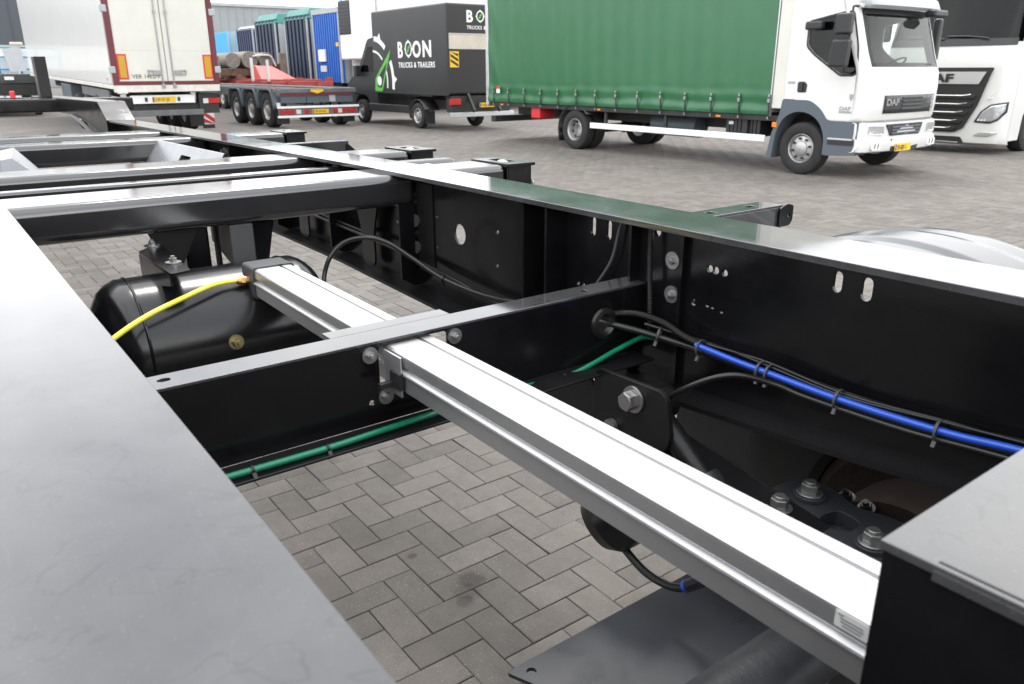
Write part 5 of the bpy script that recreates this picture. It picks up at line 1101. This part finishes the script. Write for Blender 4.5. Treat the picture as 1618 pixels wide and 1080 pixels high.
# ---------------------------------------------------------------- far buildings
wb = thing('warehouse', 'low grey clad warehouse far behind the row of trailers', 'building', (-110, 30, 0))
w1 = Bx('wall', 'bldg', wb, -130, -105, 10, 80, 0, 9.2)
Bx('roof_edge', 'ltgrey', wb, -130.2, -104.8, 9.8, 80.2, 9.2, 9.55)
q = MB()
for i in range(70): q.box(-104.998, -104.95, 10.5+i, 10.6+i, .1, 9.1)
q.build('cladding_seams', 'bldg', w1); q = MB().cyl((-106, 24.5, 9.55), (-106, 24.5, 12.2), .08, 8); q.box(-106.3, -105.7, 24.45, 24.55, 11.6, 11.7); q.box(-106.1, -105.9, 24.2, 24.8, 10.9, 11.0); q.build('roof_mast', 'greytrl', wb)
db = thing('dark_building', 'dark slate grey clad building at the top left edge', 'building', (-75, -10, 0))
d1 = Bx('wall', 'dkbldg', db, -75, -60, -40, 7.24, 3.2, 6.3); Bx('plinth_wall', 'whitebox', db, -74.9, -60.1, -39.9, 7.1, 0, 3.19)
q = MB()
for i in range(47): q.box(-59.998, -59.97, -39.7+i, -39.66+i, 3.25, 6.25)
q.build('cladding_seams', 'dkbldg', d1)
# blue rack with white sheets, on the yard in front of the dark building
rk = thing('sheet_rack', 'blue tubular rack at the left edge holding tall white sheets', 'rack', (-46, 3.2, 0))
q = MB()
YR = [1.0, 2.0, 3.0, 4.0, 4.9, 5.55]
for y in YR: q.box(-46.05, -45.95, y-.05, y+.05, .0, 2.72)
for z in (1.7, 2.25, 2.68): q.box(-46.045, -45.955, YR[0], YR[-1], z-.04, z+.04)
q.box(-47.2, -47.1, YR[0], YR[-1], .9, 1.0); q.build('rack_frame', 'railblue', rk, bevel=.008)
for a, b, z in ((YR[0], YR[1], 2.55), (YR[1], YR[2], 2.62), (YR[2], YR[3], 2.6), (YR[3], YR[4], 2.2), (YR[4], YR[5], 2.55)): Bx('white_sheet', 'text_white', rk, -46.4, -46.35, a+.08, b-.08, 1.1, z)
ts = MB().hexa([(-45.8, 4.4, 1.6), (-45.7, 4.4, 1.6), (-45.7, 5.1, 1.62), (-45.8, 5.1, 1.62), (-45.9, 4.25, 2.6), (-45.82, 4.25, 2.6), (-45.82, 5.0, 2.78), (-45.9, 5.0, 2.78)]).build('tilted_panel', 'ltgrey', rk); Bx('wooden_cap', 'cream', rk, -45.95, -45.75, 4.6, 5.15, 2.78, 2.92, bevel=.04)
mc2 = thing('yard_trailer', 'black low trailer with machinery at the left edge under the blue rack', 'trailer', (-38, 2.4, 0))
Bx('deck', 'frame', mc2, -41, -35.5, .4, 4.5, .75, 1.15); q = MB()
for i in range(9): q.box(-40.4+.5*i, -40.15+.5*i, .5+.3*(i % 3), 2.2+.55*((i*2) % 4), 1.155, 1.45+.09*((i*7) % 3))
q.build('machine_parts', 'text_dark', mc2, bevel=.02); Bx('grey_hood', 'cap', mc2, -36.6, -35.7, 3.1, 4.3, 1.155, 1.52, bevel=.04); Bx('work_lamp', 'text_white', mc2, -35.68, -35.6, 3.2, 3.5, 1.3, 1.42)
for x in (-40, -37):
    for y, o in ((.6, -1), (4.25, 1)): wheel(mc2, (x, y, .42), .42, .28, o, nuts=0)

# ---------------------------------------------------------------- the paving stones, herringbone
def camxy(p):
    q = Vector(p)-CAM; c = (q.dot(rt), q.dot(dn), q.dot(F))
    return (809+1234.29*c[0]/c[2], 540+1234.29*c[1]/c[2], c[2]) if c[2] > .05 else (1e9, 1e9, -1)
rng = np.random.default_rng(5)
bl, bw, ch, cd_ = 2*U-.0032, U-.0032, .0028, .002
def brick_verts():
    v = []
    for z, i in ((-.012, 0), (-cd_, 0), (0, ch)):
        a, b = bl/2-i, bw/2-i; v += [(-a, -b, z), (a, -b, z), (a, b, z), (-a, b, z)]
    f = [(8, 9, 10, 11)]
    for k in (0, 4): f += [(k+i, k+(i+1) % 4, k+4+(i+1) % 4, k+4+i) for i in range(4)]
    return np.array(v), np.array(f)
BV, BF = brick_verts()
rows = []
Jr = range(-60, 330); Ir = range(-420, 160)
for j in Jr:
    y = GY+j*U
    for i in Ir:
        k = (i+j) % 4
        if k == 0: c = (GX+(i+1)*U, y+U/2, 0)
        elif k == 2: c = (GX+(i+.5)*U, y+U, 1)
        else: continue
        rows.append(c)
A = np.array(rows)
D = np.stack([A[:, 0], A[:, 1], np.zeros(len(A))], 1)-np.array(CAM)
cz_ = D@np.array(F); cx_ = D@np.array(rt); cy_ = D@np.array(dn)
ok = cz_ > .3
px_ = np.where(ok, 809+1234.29*cx_/np.maximum(cz_, .3), 1e9); py_ = np.where(ok, 540+1234.29*cy_/np.maximum(cz_, .3), 1e9)
mar = 260
vis = ok & (px_ > -mar) & (px_ < 1618+mar) & (py_ < 1080+mar*1.5) & (py_ > 0) & (cz_ < 24)
A = A[vis]; cz_ = cz_[vis]; px_ = px_[vis]; py_ = py_[vis]
bpy.context.view_layer.update(); dg = bpy.context.evaluated_depsgraph_get()
order = np.argsort(cz_); near = []
for n_ in order:
    if not (-30 < px_[n_] < 1648 and py_[n_] < 1110): continue
    p = Vector((A[n_, 0], A[n_, 1], .004)); d = p-CAM
    hit, loc, *_ = S.ray_cast(dg, CAM+d.normalized()*.03, d.normalized(), distance=d.length-.05)
    if not hit or (loc-p).length < .03: near.append(n_)
    if len(near) >= 298: break
nearset = np.zeros(len(A), bool); nearset[near] = True
pm = bpy.data.meshes.new('paver'); pm.from_pydata(BV.tolist(), [], BF.tolist()); pm.materials.append(M['paver'])
for n_ in near:
    o = bpy.data.objects.new('paver', pm); COL.objects.link(o); o.parent = ground
    o.location = (A[n_, 0]+float(rng.normal(0, .0007)), A[n_, 1]+float(rng.normal(0, .0007)), float(rng.normal(0, .0007))); o.rotation_euler = (float(rng.normal(0, .004)), float(rng.normal(0, .004)), math.pi/2*A[n_, 2]+float(rng.normal(0, .007)))
B = A[~nearset]; n_ = len(B); tint = rng.random(n_).astype(np.float32)
ang = math.pi/2*B[:, 2]+rng.normal(0, .007, n_); ca, sa = np.cos(ang), np.sin(ang)
V = np.empty((n_, 12, 3)); V[:, :, 0] = B[:, 0, None]+ca[:, None]*BV[:, 0]-sa[:, None]*BV[:, 1]; V[:, :, 1] = B[:, 1, None]+sa[:, None]*BV[:, 0]+ca[:, None]*BV[:, 1]
V[:, :, 2] = BV[:, 2]+rng.normal(0, .0007, n_)[:, None]+(rng.normal(0, .004, n_)[:, None]*BV[:, 0]+rng.normal(0, .004, n_)[:, None]*BV[:, 1])
Fq = (BF[None]+(np.arange(n_)*12)[:, None, None]).reshape(-1, 4)
me = bpy.data.meshes.new('paver_field'); me.vertices.add(n_*12); me.vertices.foreach_set('co', V.reshape(-1)); m_ = len(Fq)
me.loops.add(m_*4); me.loops.foreach_set('vertex_index', Fq.reshape(-1).astype(np.int32)); me.polygons.add(m_); me.polygons.foreach_set('loop_start', np.arange(0, m_*4, 4, dtype=np.int32))
me.update(calc_edges=True); at = me.attributes.new('tint', 'FLOAT', 'FACE'); at.data.foreach_set('value', np.repeat(tint, len(BF))); me.materials.append(M['paver_far'])
o = bpy.data.objects.new('paver_field', me); COL.objects.link(o); o.parent = ground; o['kind'] = 'stuff'
# paving beyond the modelled stones
far_m = M['paver_far']
e = 24
def far_sheet():
    q = MB(); n = 40; a0 = math.atan2(F.y, F.x)
    v = []
    for i in range(n+1):
        a = a0-1.0+2.0*i/n; k = 1/max(.3, math.cos(a-a0)); d = Vector((math.cos(a), math.sin(a)))
        v += [(d.x*23.3*k/ math.cos(pitch) , d.y*23.3*k/math.cos(pitch), -.002), (d.x*260, d.y*260, -.002)]
    q.add(v, [(2*i, 2*i+1, 2*i+3, 2*i+2) for i in range(n)]); return q
fs_ = far_sheet().build('far_paving', 'paver_far', None, smooth=0, kind='structure')
